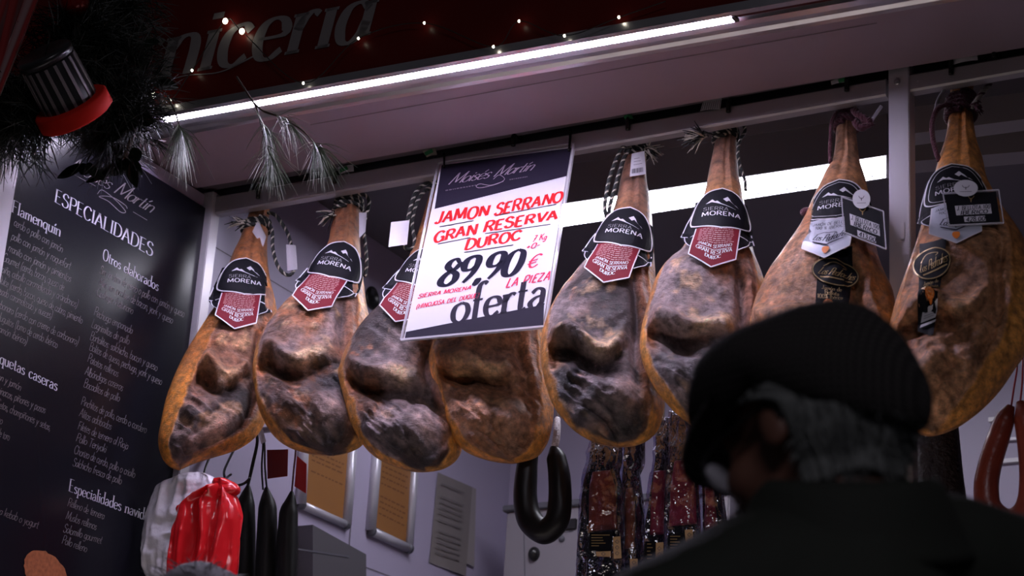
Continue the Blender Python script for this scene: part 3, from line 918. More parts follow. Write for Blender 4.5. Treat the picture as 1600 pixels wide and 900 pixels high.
    if style == 'sierra':
        mb = MB(); rnd = random.Random(3)
        for i in range(8):
            x = 22
            while x < 188:
                l = rnd.uniform(6, 24); px_line(mb, [(x, 14+i*10), (min(x+l, 198), 14+i*10)], 4.2, on_pen); x += l+4
        obj('small_print', mb, M['label_pink'], pn)
    # shield
    mb = MB(); sheet(rows_of(dome_l, dome_r), 0, .0015, mb, 20)
    sh = obj('shield', mb, M['label_black'], g)
    mb = MB(); f = place(.0024)
    px_line(mb, dome_l+dome_r[::-1]+[dome_l[0]], 6.5, f, smooth=True, n=6)
    if style == 'silver':
        px_line(mb, [(1034+(a-1034)*.86, 640+(b-640)*.86) for a, b in dome_l+dome_r[::-1]+[dome_l[0]]], 2.5, f, smooth=True, n=6)
    # the mountain emblem: two snowy peaks
    def poly(pts):
        mb.add([f(*p) for p in pts], [tuple(range(len(pts)))[::-1]])
    poly([(955, 610), (986, 582), (1000, 596), (1012, 592), (1040, 616), (1000, 604), (985, 600)])
    poly([(1040, 578), (1062, 560), (1120, 626), (1084, 596), (1070, 584), (1058, 594)])
    px_line(mb, [(985, 600), (1030, 612), (1105, 638)], (2, 4.5, 1.2), f, smooth=True)
    px_text(mb, 'MORENA', (938, 692), (1132, 692), (0, -27), f, 'wide')
    obj('shield_lettering', mb, M['label_white'], sh)
    mb = MB(); px_text(mb, 'SIERRA', (944, 657), (1070, 657), (0, -23), f, 'wide_thin')
    obj('shield_small_lettering', mb, mat('grey_label_print', (0.30, 0.29, 0.31), 0.4) if 'lg' not in M else M['lg'], sh)
    h.place = place; h.loc = loc; h.on_pen = on_pen; h.pn = pn
    return h

H = {}
H[1] = Ham('first cured ham of the row, hanging next to the black menu board', (405, 335),
    [(398, 284), (396, 300), (393, 318), (385, 345), (374, 375), (360, 405), (340, 470), (322, 500), (296, 541), (277, 577), (260, 620), (251, 660), (247, 690), (253, 714), (265, 728), (281, 734)],
    [(424, 280), (424, 298), (422, 318), (420, 345), (417, 395), (421, 440), (430, 480), (436, 520), (434, 570), (427, 620), (418, 652), (402, 680), (375, 700), (336, 713), (307, 722), (281, 734)],
    phi=42, tb=.035, dy=-.02, seed=1, riml=.62, crust=.5, brow=.665, orange=.12, warm=1.12, mould=-.15)
H[2] = Ham('second cured ham from the menu board, paper seal on its shank', (548, 300),
    [(540, 256), (536, 272), (532, 290), (526, 320), (518, 355), (508, 395), (472, 455), (440, 487), (415, 517), (400, 547), (395, 580), (398, 607), (405, 640), (420, 671), (441, 692), (470, 704), (520, 712)],
    [(562, 256), (562, 272), (563, 290), (564, 330), (563, 375), (566, 420), (572, 470), (579, 510), (583, 560), (583, 620), (580, 660), (570, 690), (550, 704), (520, 712)],
    seed=2, brow=.685, mould=.10)
H[3] = Ham('cured ham partly covered by the price sign, white tag on its rope loop', (668, 275),
    [(682, 232), (679, 250), (676, 270), (671, 300), (661, 340), (650, 375), (625, 440), (592, 485), (565, 512), (542, 545), (529, 580), (532, 603), (539, 628), (546, 655), (559, 682), (576, 705), (600, 721), (640, 735), (664, 737)],
    [(704, 232), (703, 250), (702, 270), (702, 310), (700, 360), (698, 410), (704, 470), (714, 530), (722, 590), (725, 650), (724, 690), (716, 715), (695, 731), (664, 737)],
    seed=3, lean=9, brow=.71, mould=.22)
H[4] = Ham('cured ham hanging behind the white price sign, only its lower half showing', (800, 255),
    [(797, 212), (795, 230), (792, 250), (782, 300), (770, 350), (745, 420), (712, 480), (685, 520), (671, 552), (672, 580), (681, 612), (690, 642), (701, 670), (720, 699), (742, 712), (770, 720), (805, 724)],
    [(818, 212), (818, 230), (819, 250), (820, 300), (824, 360), (836, 430), (850, 500), (858, 560), (864, 610), (865, 645), (861, 675), (853, 697), (838, 714), (805, 724)],
    seed=4, pale=.3, crust=.15, lean=5, dy=.01, brow=.70, mould=-.05, warm=1.08)
H[5] = Ham('cured ham just past the price sign, barcode tag on its shank', (995, 222),
    [(988, 180), (986, 198), (984, 218), (979, 245), (970, 280), (960, 325), (936, 385), (915, 414), (893, 438), (872, 464), (855, 495), (846, 525), (845, 560), (851, 595), (862, 628), (878, 652), (900, 674), (930, 690), (965, 697)],
    [(1009, 178), (1009, 196), (1009, 216), (1009, 245), (1010, 280), (1016, 317), (1020, 358), (1022, 400), (1025, 440), (1031, 500), (1037, 560), (1039, 610), (1036, 650), (1024, 677), (1000, 693), (965, 697)],
    seed=5, shank=(.22, .11, .075), brow=.705, mould=.16)
H[6] = Ham('cured ham between the barcode tagged ham and the flat cap, frayed rope above', (1132, 196),
    [(1126, 156), (1124, 172), (1121, 190), (1117, 222), (1109, 261), (1100, 305), (1078, 370), (1060, 402), (1040, 418), (1024, 438), (1012, 475), (1002, 515), (1000, 545), (1006, 572), (1021, 603), (1044, 632), (1065, 652), (1090, 670), (1120, 676)],
    [(1150, 154), (1150, 170), (1150, 188), (1151, 222), (1153, 267), (1159, 300), (1168, 350), (1178, 400), (1190, 430), (1199, 460), (1206, 510), (1208, 560), (1203, 610), (1190, 650), (1165, 670), (1120, 676)],
    seed=6, shank=(.22, .11, .075), brow=.70, mould=.18)
H[7] = Ham('pale cured ham with price card and silver pennant beside the square steel post', (1328, 168),
    [(1314, 126), (1313, 142), (1312, 160), (1308, 195), (1303, 250), (1290, 280), (1272, 325), (1250, 370), (1223, 410), (1200, 442), (1180, 485), (1171, 530), (1170, 580), (1182, 630), (1208, 664), (1250, 682), (1290, 686)],
    [(1338, 124), (1338, 140), (1338, 158), (1338, 207), (1343, 249), (1353, 282), (1361, 330), (1370, 390), (1382, 425), (1394, 450), (1400, 480), (1408, 530), (1410, 590), (1398, 640), (1365, 674), (1325, 684), (1290, 686)],
    seed=7, shank=(.29, .17, .12), phi=6, lean=16, brow=.69, mould=-.1, pale=.75, orange=.15, browamp=.7, warm=1.04)
H[8] = Ham('large orange rimmed cured ham with price card, last of the row beyond the steel post', (1505, 140),
    [(1487, 98), (1486, 114), (1485, 132), (1484, 165), (1478, 215), (1467, 252), (1452, 310), (1436, 369), (1421, 415), (1405, 458), (1394, 494), (1388, 530), (1390, 580), (1402, 630), (1420, 663), (1445, 678), (1462, 677)],
    [(1524, 96), (1523, 112), (1522, 130), (1519, 165), (1525, 215), (1536, 252), (1545, 290), (1570, 335), (1590, 362), (1603, 385), (1613, 430), (1614, 490), (1605, 545), (1588, 572), (1566, 604), (1542, 630), (1514, 653), (1490, 667), (1462, 677)],
    seed=8, shank=(.30, .115, .030), phi=16, lean=17, brow=.68, tilt=-.55, pale=.85, orange=.30, browamp=.85, rimr=.66, ball=(-.3, .87), warm=1.05)

M['lg'] = mat('grey_label_print', (0.30, 0.29, 0.31), 0.4)
ham_label(H[1], (382, 434), .128, 0)
ham_label(H[2], (526, 407), .130, -11)
ham_label(H[3], (664, 420), .130, -13)
ham_label(H[5], (977, 357), .130, -9)
ham_label(H[6], (1127, 328), .130, -2)
ham_label(H[7], (1310, 316), .130, 2, 'silver')
ham_label(H[8], (1492, 292), .130, 6, 'silver')
# ------------------------------------------------------------------ the price sign
SY = 3.872                                                     # hangs in front of the rail, its foot leans out on the hams
tl = at(690, 258, 'Y', SY); tr = at(893, 231, 'Y', SY)
sx_ = (tr-tl)/np.linalg.norm(tr-tl)
sn0 = np.array([sx_[1], -sx_[0], 0]); sn0 /= np.linalg.norm(sn0)
_an = math.radians(13)
sdn = -np.array([0, 0, 1.0])*math.cos(_an)+sn0*math.sin(_an)    # down along the sign
snn = np.cross(sx_, -sdn); snn /= np.linalg.norm(snn)
if snn[1] > 0: snn = -snn
def ssurf(x, y, lift=0.0): return on_plane(x, y, tl+snn*lift, snn)
t = sign = thing('price_sign', (tl+tr)/2, 'white price sign in a clear sleeve hanging tilted in front of the hams', 'sign')
C4 = [(690, 258), (893, 231), (849, 508), (632, 530)]
mb = MB(); mb.hexa([ssurf(*p, lift=-.003) for p in C4], snn*.003); obj('card', mb, M['card'], t)
def quad(name, pts, m, lift, par):
    mb = MB(); mb.add([ssurf(*p, lift=lift) for p in pts], [(3, 2, 1, 0)]); return obj(name, mb, m, par)
hd = quad('header_band', [(690, 258), (893, 231), (885.5, 275), (679, 326.5)], M['navy'], .0004, t)
ft = quad('footer_band', [(634.5, 518.5), (850, 475.8), (849, 508), (632, 530)], M['navy'], .0004, t)
M['dim'] = mat('dim_mauve_print', (0.10, 0.075, 0.10), 0.5)
def S(x, y): return (620+x/3, 230+y/3)
L1 = lambda x, y: ssurf(x, y, .0008)
upm = np.array((5.0, -17.0))
mb = MB()
px_text(mb, 'Moisés Martín', S(238, 176), S(632, 108), (3, -16), L1, 'logo', thick=9, thin=3.5)
px_line(mb, [S(*p) for p in ((452, 150), (480, 130), (505, 150), (470, 172), (395, 190), (372, 184), (390, 172), (440, 178), (500, 160))], .8, L1, smooth=True)
obj('logo_lettering', mb, mat('mauve_logo_print', (0.33, 0.25, 0.31), 0.5), hd)
for a, b in (((228, 203), (372, 178)), ((528, 152), (612, 138))):
    mb = MB(); a, b = np.array(S(*a)), np.array(S(*b)); k = 0; rnd = random.Random(2)
    while k < .97:
        l = rnd.uniform(.03, .09); px_line(mb, [a+(b-a)*k, a+(b-a)*min(k+l, 1)], 1.6, L1); k += l+.03
    obj('small_print', mb, M['dim'], hd)
mb = MB()
px_text(mb, 'JAMON', S(178, 356), S(428, 320), (3, -17), L1, 'marker')
px_text(mb, 'SERRANO', S(455, 318), S(772, 256), (3, -17), L1, 'marker')
px_text(mb, 'GRAN', S(170, 446), S(372, 404), (2, -15), L1, 'marker')
px_text(mb, 'RESERVA', S(404, 396), S(750, 338), (2, -15), L1, 'marker')
px_text(mb, 'DUROC', S(316, 480), S(578, 432), (2, -15), L1, 'marker')
obj('red_lettering', mb, M['red_ink'], t)
mb = MB()
for a, b in (((200, 373), (360, 344)), ((462, 321), (748, 267)), ((192, 454), (345, 423)), ((413, 405), (720, 361)), ((316, 493), (546, 458))):
    px_line(mb, [S(*a), S(*b)], 1.1, L1)
obj('underline', mb, M['black_ink'], t)
mb = MB()
px_text(mb, '89,90', S(188, 654), S(566, 596), (2, -39), L1, 'brush', track=2, thick=24, thin=10)
obj('price_digits', mb, M['black_ink'], t)
mb = MB()
px_text(mb, '7 Kg', S(634, 444), S(700, 430), (2, -9), L1, 'pen', thick=16, thin=13); obj('weight_lettering', mb, M['pink_ink'], t); mb = MB()
px_text(mb, '+0-', S(602, 478), S(668, 468), (2, -8), L1, 'pen', thick=16, thin=13)
obj('weight_lettering', mb, M['pink_ink'], t); mb = MB()
px_text(mb, '€', S(600, 572), S(664, 552), (2, -17), L1, 'pen', thick=12, thin=9)
obj('euro_sign', mb, M['pink_ink'], t); mb = MB()
px_text(mb, 'LA PIEZA', S(510, 656), S(714, 622), (3, -13), L1, 'pen', thick=18, thin=14)
obj('unit_lettering', mb, M['pink_ink'], t); mb = MB()
px_text(mb, 'SIERRA MORENA', S(98, 708), S(346, 666), (1, -6), L1, 'pen', thick=19, thin=15)
px_text(mb, '(HINOJOSA DEL DUQUE)', S(90, 757), S(382, 703), (1, -6.5), L1, 'pen', thick=19, thin=15)
obj('pink_lettering', mb, M['pink_ink'], t)
mb = MB()
px_text(mb, 'oferta', S(250, 826), S(690, 742), (9, -57), L1, 'oferta')
obj('offer_lettering', mb, M['navy'], t)
# the clear sleeve: a thin plate with thick bright edges
mb = MB()
ring = [(686, 256), (898, 226), (853, 512), (628, 533)]
for a, b, w in ((0, 1, 1.5), (1, 2, 3.2), (2, 3, 3.0), (3, 0, 1.5)):
    p, q = np.array(ring[a], float), np.array(ring[b], float)
    d_ = (q-p)/np.linalg.norm(q-p); n_ = np.array([-d_[1], d_[0]])*w/2
    mb.hexa([ssurf(*x, lift=-.0045) for x in (p-n_, q-n_, q+n_, p+n_)], snn*.007)
obj('sleeve_edge', mb, M['clear'], t)
mb = MB(); mb.tube(catmull([ssurf(889, 236, .003), ssurf(890, 226, .004), at(891, 214, 'Y', YR-.006), at(891, 206, 'Y', YR+.004), at(892, 204, 'Y', YR+.02)], 5), .0032, 8)
obj('hanging_hook', mb, M['hook'], t, True)
mb = MB(); mb.tube(catmull([ssurf(694, 262, .003), ssurf(694, 252, .004), at(694, 246, 'Y', YR-.006), at(694, 240, 'Y', YR+.02)], 5), .0025, 8)
obj('hanging_hook', mb, M['hook'], t, True)
# ------------------------------------------------------------------ ropes, seals and cards that belong to each ham
def hp(h, x, y, lift): 
    """point seen at a pixel, lift metres in front of the ham's middle plane"""
    return on_plane(x, y, h.o+h.n*lift, h.n)
def rope(h, pts, r=.0042, name='rope', dark='rope_dark', light='rope_light'):
    P = catmull(pts, 14); n = len(P)
    T = np.gradient(P, axis=0); T /= np.linalg.norm(T, axis=1)[:, None]
    s = np.concatenate([[0], np.cumsum(np.linalg.norm(np.diff(P, axis=0), axis=1))])
    k = max(int(s[-1]/.0022), 8)
    ss = np.linspace(0, s[-1], k)
    Q = np.stack([np.interp(ss, s, P[:, i]) for i in range(3)], 1); T = np.stack([np.interp(ss, s, T[:, i]) for i in range(3)], 1)
    N = np.cross(T, [0.2, 1, 0.1]); N /= np.linalg.norm(N, axis=1)[:, None]; B = np.cross(T, N)
    mb = MB()
    for j in range(4):
        a = ss/(r*5.2)*2*math.pi/1.0+j*math.pi/2
        mb.tube(Q+(np.cos(a)[:, None]*N+np.sin(a)[:, None]*B)*r*.55, r*.62, 6, mi=1 if j == 0 else 0)
    return obj(name, mb, [M[dark], M[light]], h.root, True)
def tuft(h, c, d, n=26, L=.035, seed=0, mats=('rope_dark', 'rope_light'), name='frayed_rope_end'):
    rnd = random.Random(seed); mb = MB(); c = np.array(c); d = np.array(d, float); d /= np.linalg.norm(d)
    for i in range(n):
        v = d+np.array([rnd.gauss(0, .38) for _ in range(3)]); v /= np.linalg.norm(v)
        l = L*rnd.uniform(.6, 1.2); p0 = c+np.array([rnd.gauss(0, .004) for _ in range(3)])
        mb.tube([p0, p0+v*l*.5+np.array([0, 0, -.001]), p0+v*l+np.array([0, 0, -.004])], [.0022, .0018, .0007], 5, mi=i % 2)
    return obj(name, mb, [M[mats[0]], M[mats[1]]], h.root, True)
def wraps(h, y0, y1, n=3, name='rope_wrap', r=.0045, mats=('rope_dark', 'rope_light')):
    """turns of rope around the shank between two heights on its axis"""
    pts = []
    for k in range(n*12+1):
        f = k/(n*12); y = y0+(y1-y0)*f
        u, w = h.pix(h.ax(y), y); c, hw = h.chw(np.array([w])); R = float(hw[0])+r*.8; Rf = float(h.tfront(np.array([w]))[0])+r*.8
        a = 2*math.pi*n*f
        t = math.cos(a)*Rf
        pts.append(h.o+h.e*(c[0]+R*math.sin(a))+h.k*w+h.n*t)
    return rope(h, pts, r, name, *mats)
AX = {1: (398, 352), 2: (541, 325), 3: (690, 290), 5: (996, 240), 6: (1134, 215), 7: (1324, 190), 8: (1502, 160)}
for i, h in H.items():
    h.ax = (lambda a: (lambda y: a))(AX.get(i, (806, 0))[0])
def seal(h, quad_, lifts, m, name, text=True, bars=0):
    """a plastic or paper seal: four pixel corners with a lift each, subdivided and slightly curled"""
    q = np.array(quad_, float); mb = MB(); rows = []
    for i in range(7):
        v = i/6; row = []
        for j in range(7):
            u = j/6
            p = (q[0]*(1-u)+q[1]*u)*(1-v)+(q[3]*(1-u)+q[2]*u)*v
            l = (lifts[0]*(1-u)+lifts[1]*u)*(1-v)+(lifts[3]*(1-u)+lifts[2]*u)*v+.004*math.sin(math.pi*u)
            row.append(hp(h, p[0], p[1], l))
        rows.append(row)
    mb.grid(rows); o = obj(name, mb, m, h.root, True)
    if bars:
        mb = MB(); rnd = random.Random(bars)
        sf = lambda x, y: hp(h, x, y, np.mean(lifts)+.0065)
        for k in range(bars):
            u = .12+.76*k/bars
            a = (q[3]*(1-u)+q[2]*u)*.88+(q[0]*(1-u)+q[1]*u)*.12; b = (q[3]*(1-u)+q[2]*u)*.68+(q[0]*(1-u)+q[1]*u)*.32
            px_line(mb, [a, b], rnd.uniform(.5, 1.1), sf)
        for k in range(3):
            v = .25+.13*k
            a = q[0]*(1-v)+q[3]*v; b = q[1]*(1-v)+q[2]*v
            px_line(mb, [a+(b-a)*.2, a+(b-a)*(.6+.1*k)], .6, sf)
        obj('barcode', mb, mat('grey_barcode_print', (.10, .09, .11), .5) if 'bc' not in M else M['bc'], o)
    return o
M['bc'] = mat('grey_barcode_print', (.10, .09, .11), .5)
M['seal_clear'] = mat('shiny_translucent_seal', (.62, .60, .66), .15, alpha=.75, bump=.3, bscale=80)
# first ham: loop that hangs out to the side with a small plastic sleeve on it
h = H[1]; wraps(h, 338, 352, 3)
rope(h, [hp(h, 418, 332, .03), hp(h, 430, 336, .035), hp(h, 441, 350, .035), hp(h, 450, 366, .035), hp(h, 455, 384, .035), hp(h, 459, 402, .035), hp(h, 460, 420, .035), hp(h, 452, 430, .035), hp(h, 440, 424, .035), hp(h, 431, 408, .035), hp(h, 426, 385, .035), hp(h, 425, 360, .035), hp(h, 416, 342, .035)], name='rope_loop')
tuft(h, hp(h, 381, 348, .03), -h.e+np.array([0, 0, -.1]), seed=1)
seal(h, [(394, 362), (403, 344), (416, 370), (411, 386)], [.034]*4, M['seal_clear'], 'plastic_seal')
seal(h, [(447, 382), (462, 383), (465, 421), (449, 423)], [.042]*4, M['seal_clear'], 'plastic_seal')
h = H[2]; wraps(h, 304, 322, 3)
rope(h, [hp(h, 557, 302, .035), hp(h, 572, 306, .03), hp(h, 577, 318, .02), hp(h, 572, 335, .01), hp(h, 568, 360, 0), hp(h, 571, 385, -.01), hp(h, 573, 410, -.015), hp(h, 570, 432, -.02)], name='rope_loop')
tuft(h, hp(h, 520, 335, .03), -h.e+np.array([0, 0, -.3]), seed=2)
seal(h, [(561, 332), (573, 332), (571, 362), (561, 372)], [.034]*4, M['seal_clear'], 'plastic_seal')
h = H[3]
rope(h, [hp(h, 686, 278, .04), hp(h, 668, 285, .045), hp(h, 650, 300, .045), hp(h, 640, 330, .045), hp(h, 635, 360, .04), hp(h, 630, 382, .035), hp(h, 640, 390, .035), hp(h, 648, 380, .035), hp(h, 644, 350, .035), hp(h, 650, 320, .04), hp(h, 662, 300, .04), hp(h, 684, 284, .035)], name='rope_loop')
wraps(h, 278, 288, 2)
seal(h, [(611, 347), (640, 344), (636, 382), (607, 386)], [.046]*4, M['tag_paper'], 'paper_tag')
h = H[4]; wraps(h, 258, 268, 2)
h = H[5]; wraps(h, 224, 238, 3)
rope(h, [hp(h, 985, 225, .03), hp(h, 972, 232, .035), hp(h, 962, 252, .035), hp(h, 952, 280, .035), hp(h, 947, 305, .035), hp(h, 945, 325, .035), hp(h, 948, 340, .03)], name='rope_loop')
rope(h, [hp(h, 985, 230, .03), hp(h, 974, 250, .035), hp(h, 966, 275, .035), hp(h, 959, 300, .035), hp(h, 953, 322, .035), hp(h, 951, 342, .03)], name='rope_loop')
tuft(h, hp(h, 1012, 232, .035), h.e+np.array([0, 0, -.35]), seed=5, n=34)
seal(h, [(987, 240), (1007, 236), (1009, 272), (984, 276)], [.036]*4, M['tag_paper'], 'paper_tag', bars=14)
h = H[6]; wraps(h, 198, 212, 3)
rope(h, [hp(h, 1146, 197, .035), hp(h, 1160, 194, .03), hp(h, 1164, 205, .03), hp(h, 1156, 220, .03), hp(h, 1153, 240, .03), hp(h, 1157, 262, .025), hp(h, 1164, 282, .015), hp(h, 1165, 298, .01)], .0034, name='rope_loop')
tuft(h, hp(h, 1100, 212, .035), -h.e+np.array([0, 0, -.25]), seed=6, n=44, L=.045)
MW = ('maroon', 'maroon')
h = H[7]; wraps(h, 170, 190, 4, r=.0060, mats=MW)
rope(h, [hp(h, 1308, 175, .03), hp(h, 1300, 190, .035), hp(h, 1298, 215, .035), hp(h, 1297, 240, .03), hp(h, 1298, 255, .03)], .0040, 'cord_tail', *MW)
rope(h, [hp(h, 1334, 172, .04), hp(h, 1342, 180, .045), hp(h, 1352, 186, .045), hp(h, 1358, 192, .04), hp(h, 1345, 200, .04), hp(h, 1336, 190, .04)], .0075, 'cord_knot', *MW)
tuft(h, hp(h, 1352, 196, .04), h.e*.6+np.array([0, 0, .5]), n=30, L=.022, seed=7, mats=MW, name='frayed_cord_end')
mb = MB(); mb.tube([hp(h, 1361, 189, .04), hp(h, 1368, 179, .042), hp(h, 1377, 166, .044)], .0042, 8); obj('cord_tip', mb, M['seal_clear'], h.root, True)
mb = MB(); c = hp(h, 1260, 331, .03); mb.ell(c, (.014, .010, .010)); obj('cord_bobble', mb, M['maroon'], h.root, True)
h = H[8]; wraps(h, 142, 172, 5, r=.0060, mats=MW)
rope(h, [hp(h, 1488, 165, .03), hp(h, 1476, 164, .035), hp(h, 1464, 172, .035), hp(h, 1457, 190, .035), hp(h, 1457, 212, .035), hp(h, 1462, 235, .035), hp(h, 1468, 252, .03)], .0050, 'cord_tail', *MW)
rope(h, [hp(h, 1483, 138, .03), hp(h, 1472, 144, .035), hp(h, 1464, 158, .035), hp(h, 1459, 178, .033)], .0022, 'cord_tail', 'tag_paper', 'tag_paper')
rope(h, [hp(h, 1518, 168, .03), hp(h, 1526, 158, .035), hp(h, 1534, 146, .035), hp(h, 1546, 132, .035), hp(h, 1549, 126, .03)], .0055, 'cord_tail', 'rope_light', 'maroon')
tuft(h, hp(h, 1524, 168, .035), h.e+np.array([0, 0, -.2]), n=24, L=.016, seed=8, mats=MW, name='frayed_cord_end')

# ------------------------------------------------------------------ silver pennants, oval bands and price cards of the two best hams
def best(h, oval, ot, band, seal_c, white=None):
    """oval: centre, rx, ry and tilt; band: left and right edge pixel lists"""
    g = h.root
    on = lambda lift: (lambda x, y: h.pt(*h.pix(x, y), max(h.treal(*h.pix(x, y)), float(h.tsurf(*h.pix(x, y))))+lift))
    f0 = on(.004)
    mb = MB(); rows = []
    (l0, l1), (r0, r1) = band
    for i in range(15):
        v = i/14; a = np.array(l0)+(np.array(l1)-l0)*v; b = np.array(r0)+(np.array(r1)-r0)*v
        rows.append([f0(*(a+(b-a)*j/8)) for j in range(9)])
    mb.grid(rows); bd = obj('paper_band', mb, M['label_black'], g, True)
    f1 = on(.0058)
    cx, cy, rx, ry, tl_ = oval; ca, sa = math.cos(math.radians(tl_)), math.sin(math.radians(tl_))
    el = lambda k, a: (cx+k*(rx*math.cos(a)*ca-ry*math.sin(a)*sa), cy+k*(rx*math.cos(a)*sa+ry*math.sin(a)*ca))
    mb = MB(); mb.grid([[f1(*el(max(k/7, .01), 2*math.pi*j/40)) for j in range(41)] for k in range(8)])
    ov = obj('oval_label', mb, M['label_black'], g, True)
    f2 = on(.0068)
    mb = MB()
    px_line(mb, [el(.95, 2*math.pi*j/40) for j in range(41)], 1.6, f2)
    X = lambda a, b: (cx+rx*(a*ca)-ry*b*sa, cy+rx*a*sa+ry*b*ca)
    px_text(mb, 'Los Pedroches', X(-.72, .30), X(.78, .24), np.array(X(.05, -.52))-np.array(X(0, 0)), f2, 'logo', thick=14, thin=6)
    px_line(mb, [X(-.6, .52), X(.72, .42)], 2.0, f2)
    px_line(mb, [X(-.5, -.3), X(-.1, -.68), X(.45, -.5), X(.3, -.35)], 1.0, f2, smooth=True)
    obj('oval_lettering', mb, M['gold'], ov)
    mb = MB()
    for s, a, b, hgt in ot: px_text(mb, s, a, b, (0.5, -hgt), f2, 'serif', thick=15, thin=7)
    obj('band_lettering', mb, M['gold'], bd)
    sc, sr = seal_c
    mb = MB(); mb.grid([[f2(sc[0]+max(k, .05)/4*sr[0]*math.cos(2*math.pi*j/20), sc[1]+max(k, .05)/4*sr[1]*math.sin(2*math.pi*j/20)) for j in range(21)] for k in range(5)])
    so = obj('orange_seal', mb, M['seal'], bd)
    mb = MB(); f3 = on(.0074); px_line(mb, [(sc[0]+.62*sr[0]*math.cos(2*math.pi*j/16), sc[1]+.62*sr[1]*math.sin(2*math.pi*j/16)) for j in range(17)], .7, f3); px_line(mb, [(sc[0]-.35*sr[0], sc[1]), (sc[0]+.35*sr[0], sc[1])], 1.6, f3)
    obj('seal_print', mb, mat('pale_orange_print', (.9, .5, .25), .5) if 'po' not in M else M['po'], so)
    if white:
        mb = MB()
        for q in white:
            q = np.array(q, float)
            mb.grid([[f2(*((q[0]*(1-u)+q[1]*u)*(1-v)+(q[3]*(1-u)+q[2]*u)*v)) for u in np.linspace(0, 1, 6)] for v in np.linspace(0, 1, 4)])
        ws = obj('white_sticker_or_shine', mb, M['tag_paper'], bd)
        mb = MB(); q = np.array(white[0], float)
        for v in (.3, .55, .75):
            a = q[0]*(1-v)+q[3]*v; b = q[1]*(1-v)+q[2]*v; px_line(mb, [a+(b-a)*.15, a+(b-a)*.85], .6, f3)
        obj('small_print', mb, M['bc'], ws)
    # the print of the silver pennant
    op = h.on_pen
    mb = MB()
    px_text(mb, 'JAMÓN DE BELLOTA', (18, 40), (202, 40), (0, -15), op, 'wide', thick=12)
    px_text(mb, '100 % IBÉRICO', (34, 62), (186, 62), (0, -15), op, 'wide', thick=12)
    px_text(mb, 'Los Pedroches', (40, 128), (196, 118), (0, -34), op, 'logo', thick=16, thin=7)
    px_line(mb, [(44, 140), (186, 132)], 5, op); px_line(mb, [(52, 96), (90, 80), (140, 84), (150, 98)], 3, op, smooth=True)
    obj('pennant_lettering', mb, M['navy'], h.pn)
    mb = MB(); mb.grid([[op(110+max(k, .1)/3*17*math.cos(2*math.pi*j/18), 160+max(k, .1)/3*15*math.sin(2*math.pi*j/18)) for j in range(19)] for k in range(4)])
    obj('orange_seal', mb, M['seal'], h.pn)
M['po'] = mat('pale_orange_print', (.9, .5, .25), .5)
GL['É'] = _acc('E', [('-', np.array([[24, 108], [38, 124]], float))])
best(H[7], (1308, 433, 36, 21, 6), [('Jamón de', (1288, 461), (1318, 463), 6), ('Bellota', (1292, 468), (1314, 470), 6), ('100% Ibérico', (1280, 473), (1320, 476), 6)],
     (((1286, 395), (1274, 500)), ((1335, 392), (1326, 505))), ((1297, 481), (8.5, 6.5)))
best(H[8], (1456, 416, 31, 23, -20), [('Jamón de', (1443, 450), (1466, 444), 6), ('Bellota', (1446, 457), (1466, 453), 6), ('100% Ibérico', (1440, 468), (1468, 461), 7)],
     (((1437, 385), (1434, 520)), ((1480, 378), (1458, 528))), ((1454, 475), (7, 8)), [[(1442, 489), (1466, 480), (1462, 499), (1439, 508)], [(1439, 511), (1463, 502), (1461, 506), (1437, 516)]])
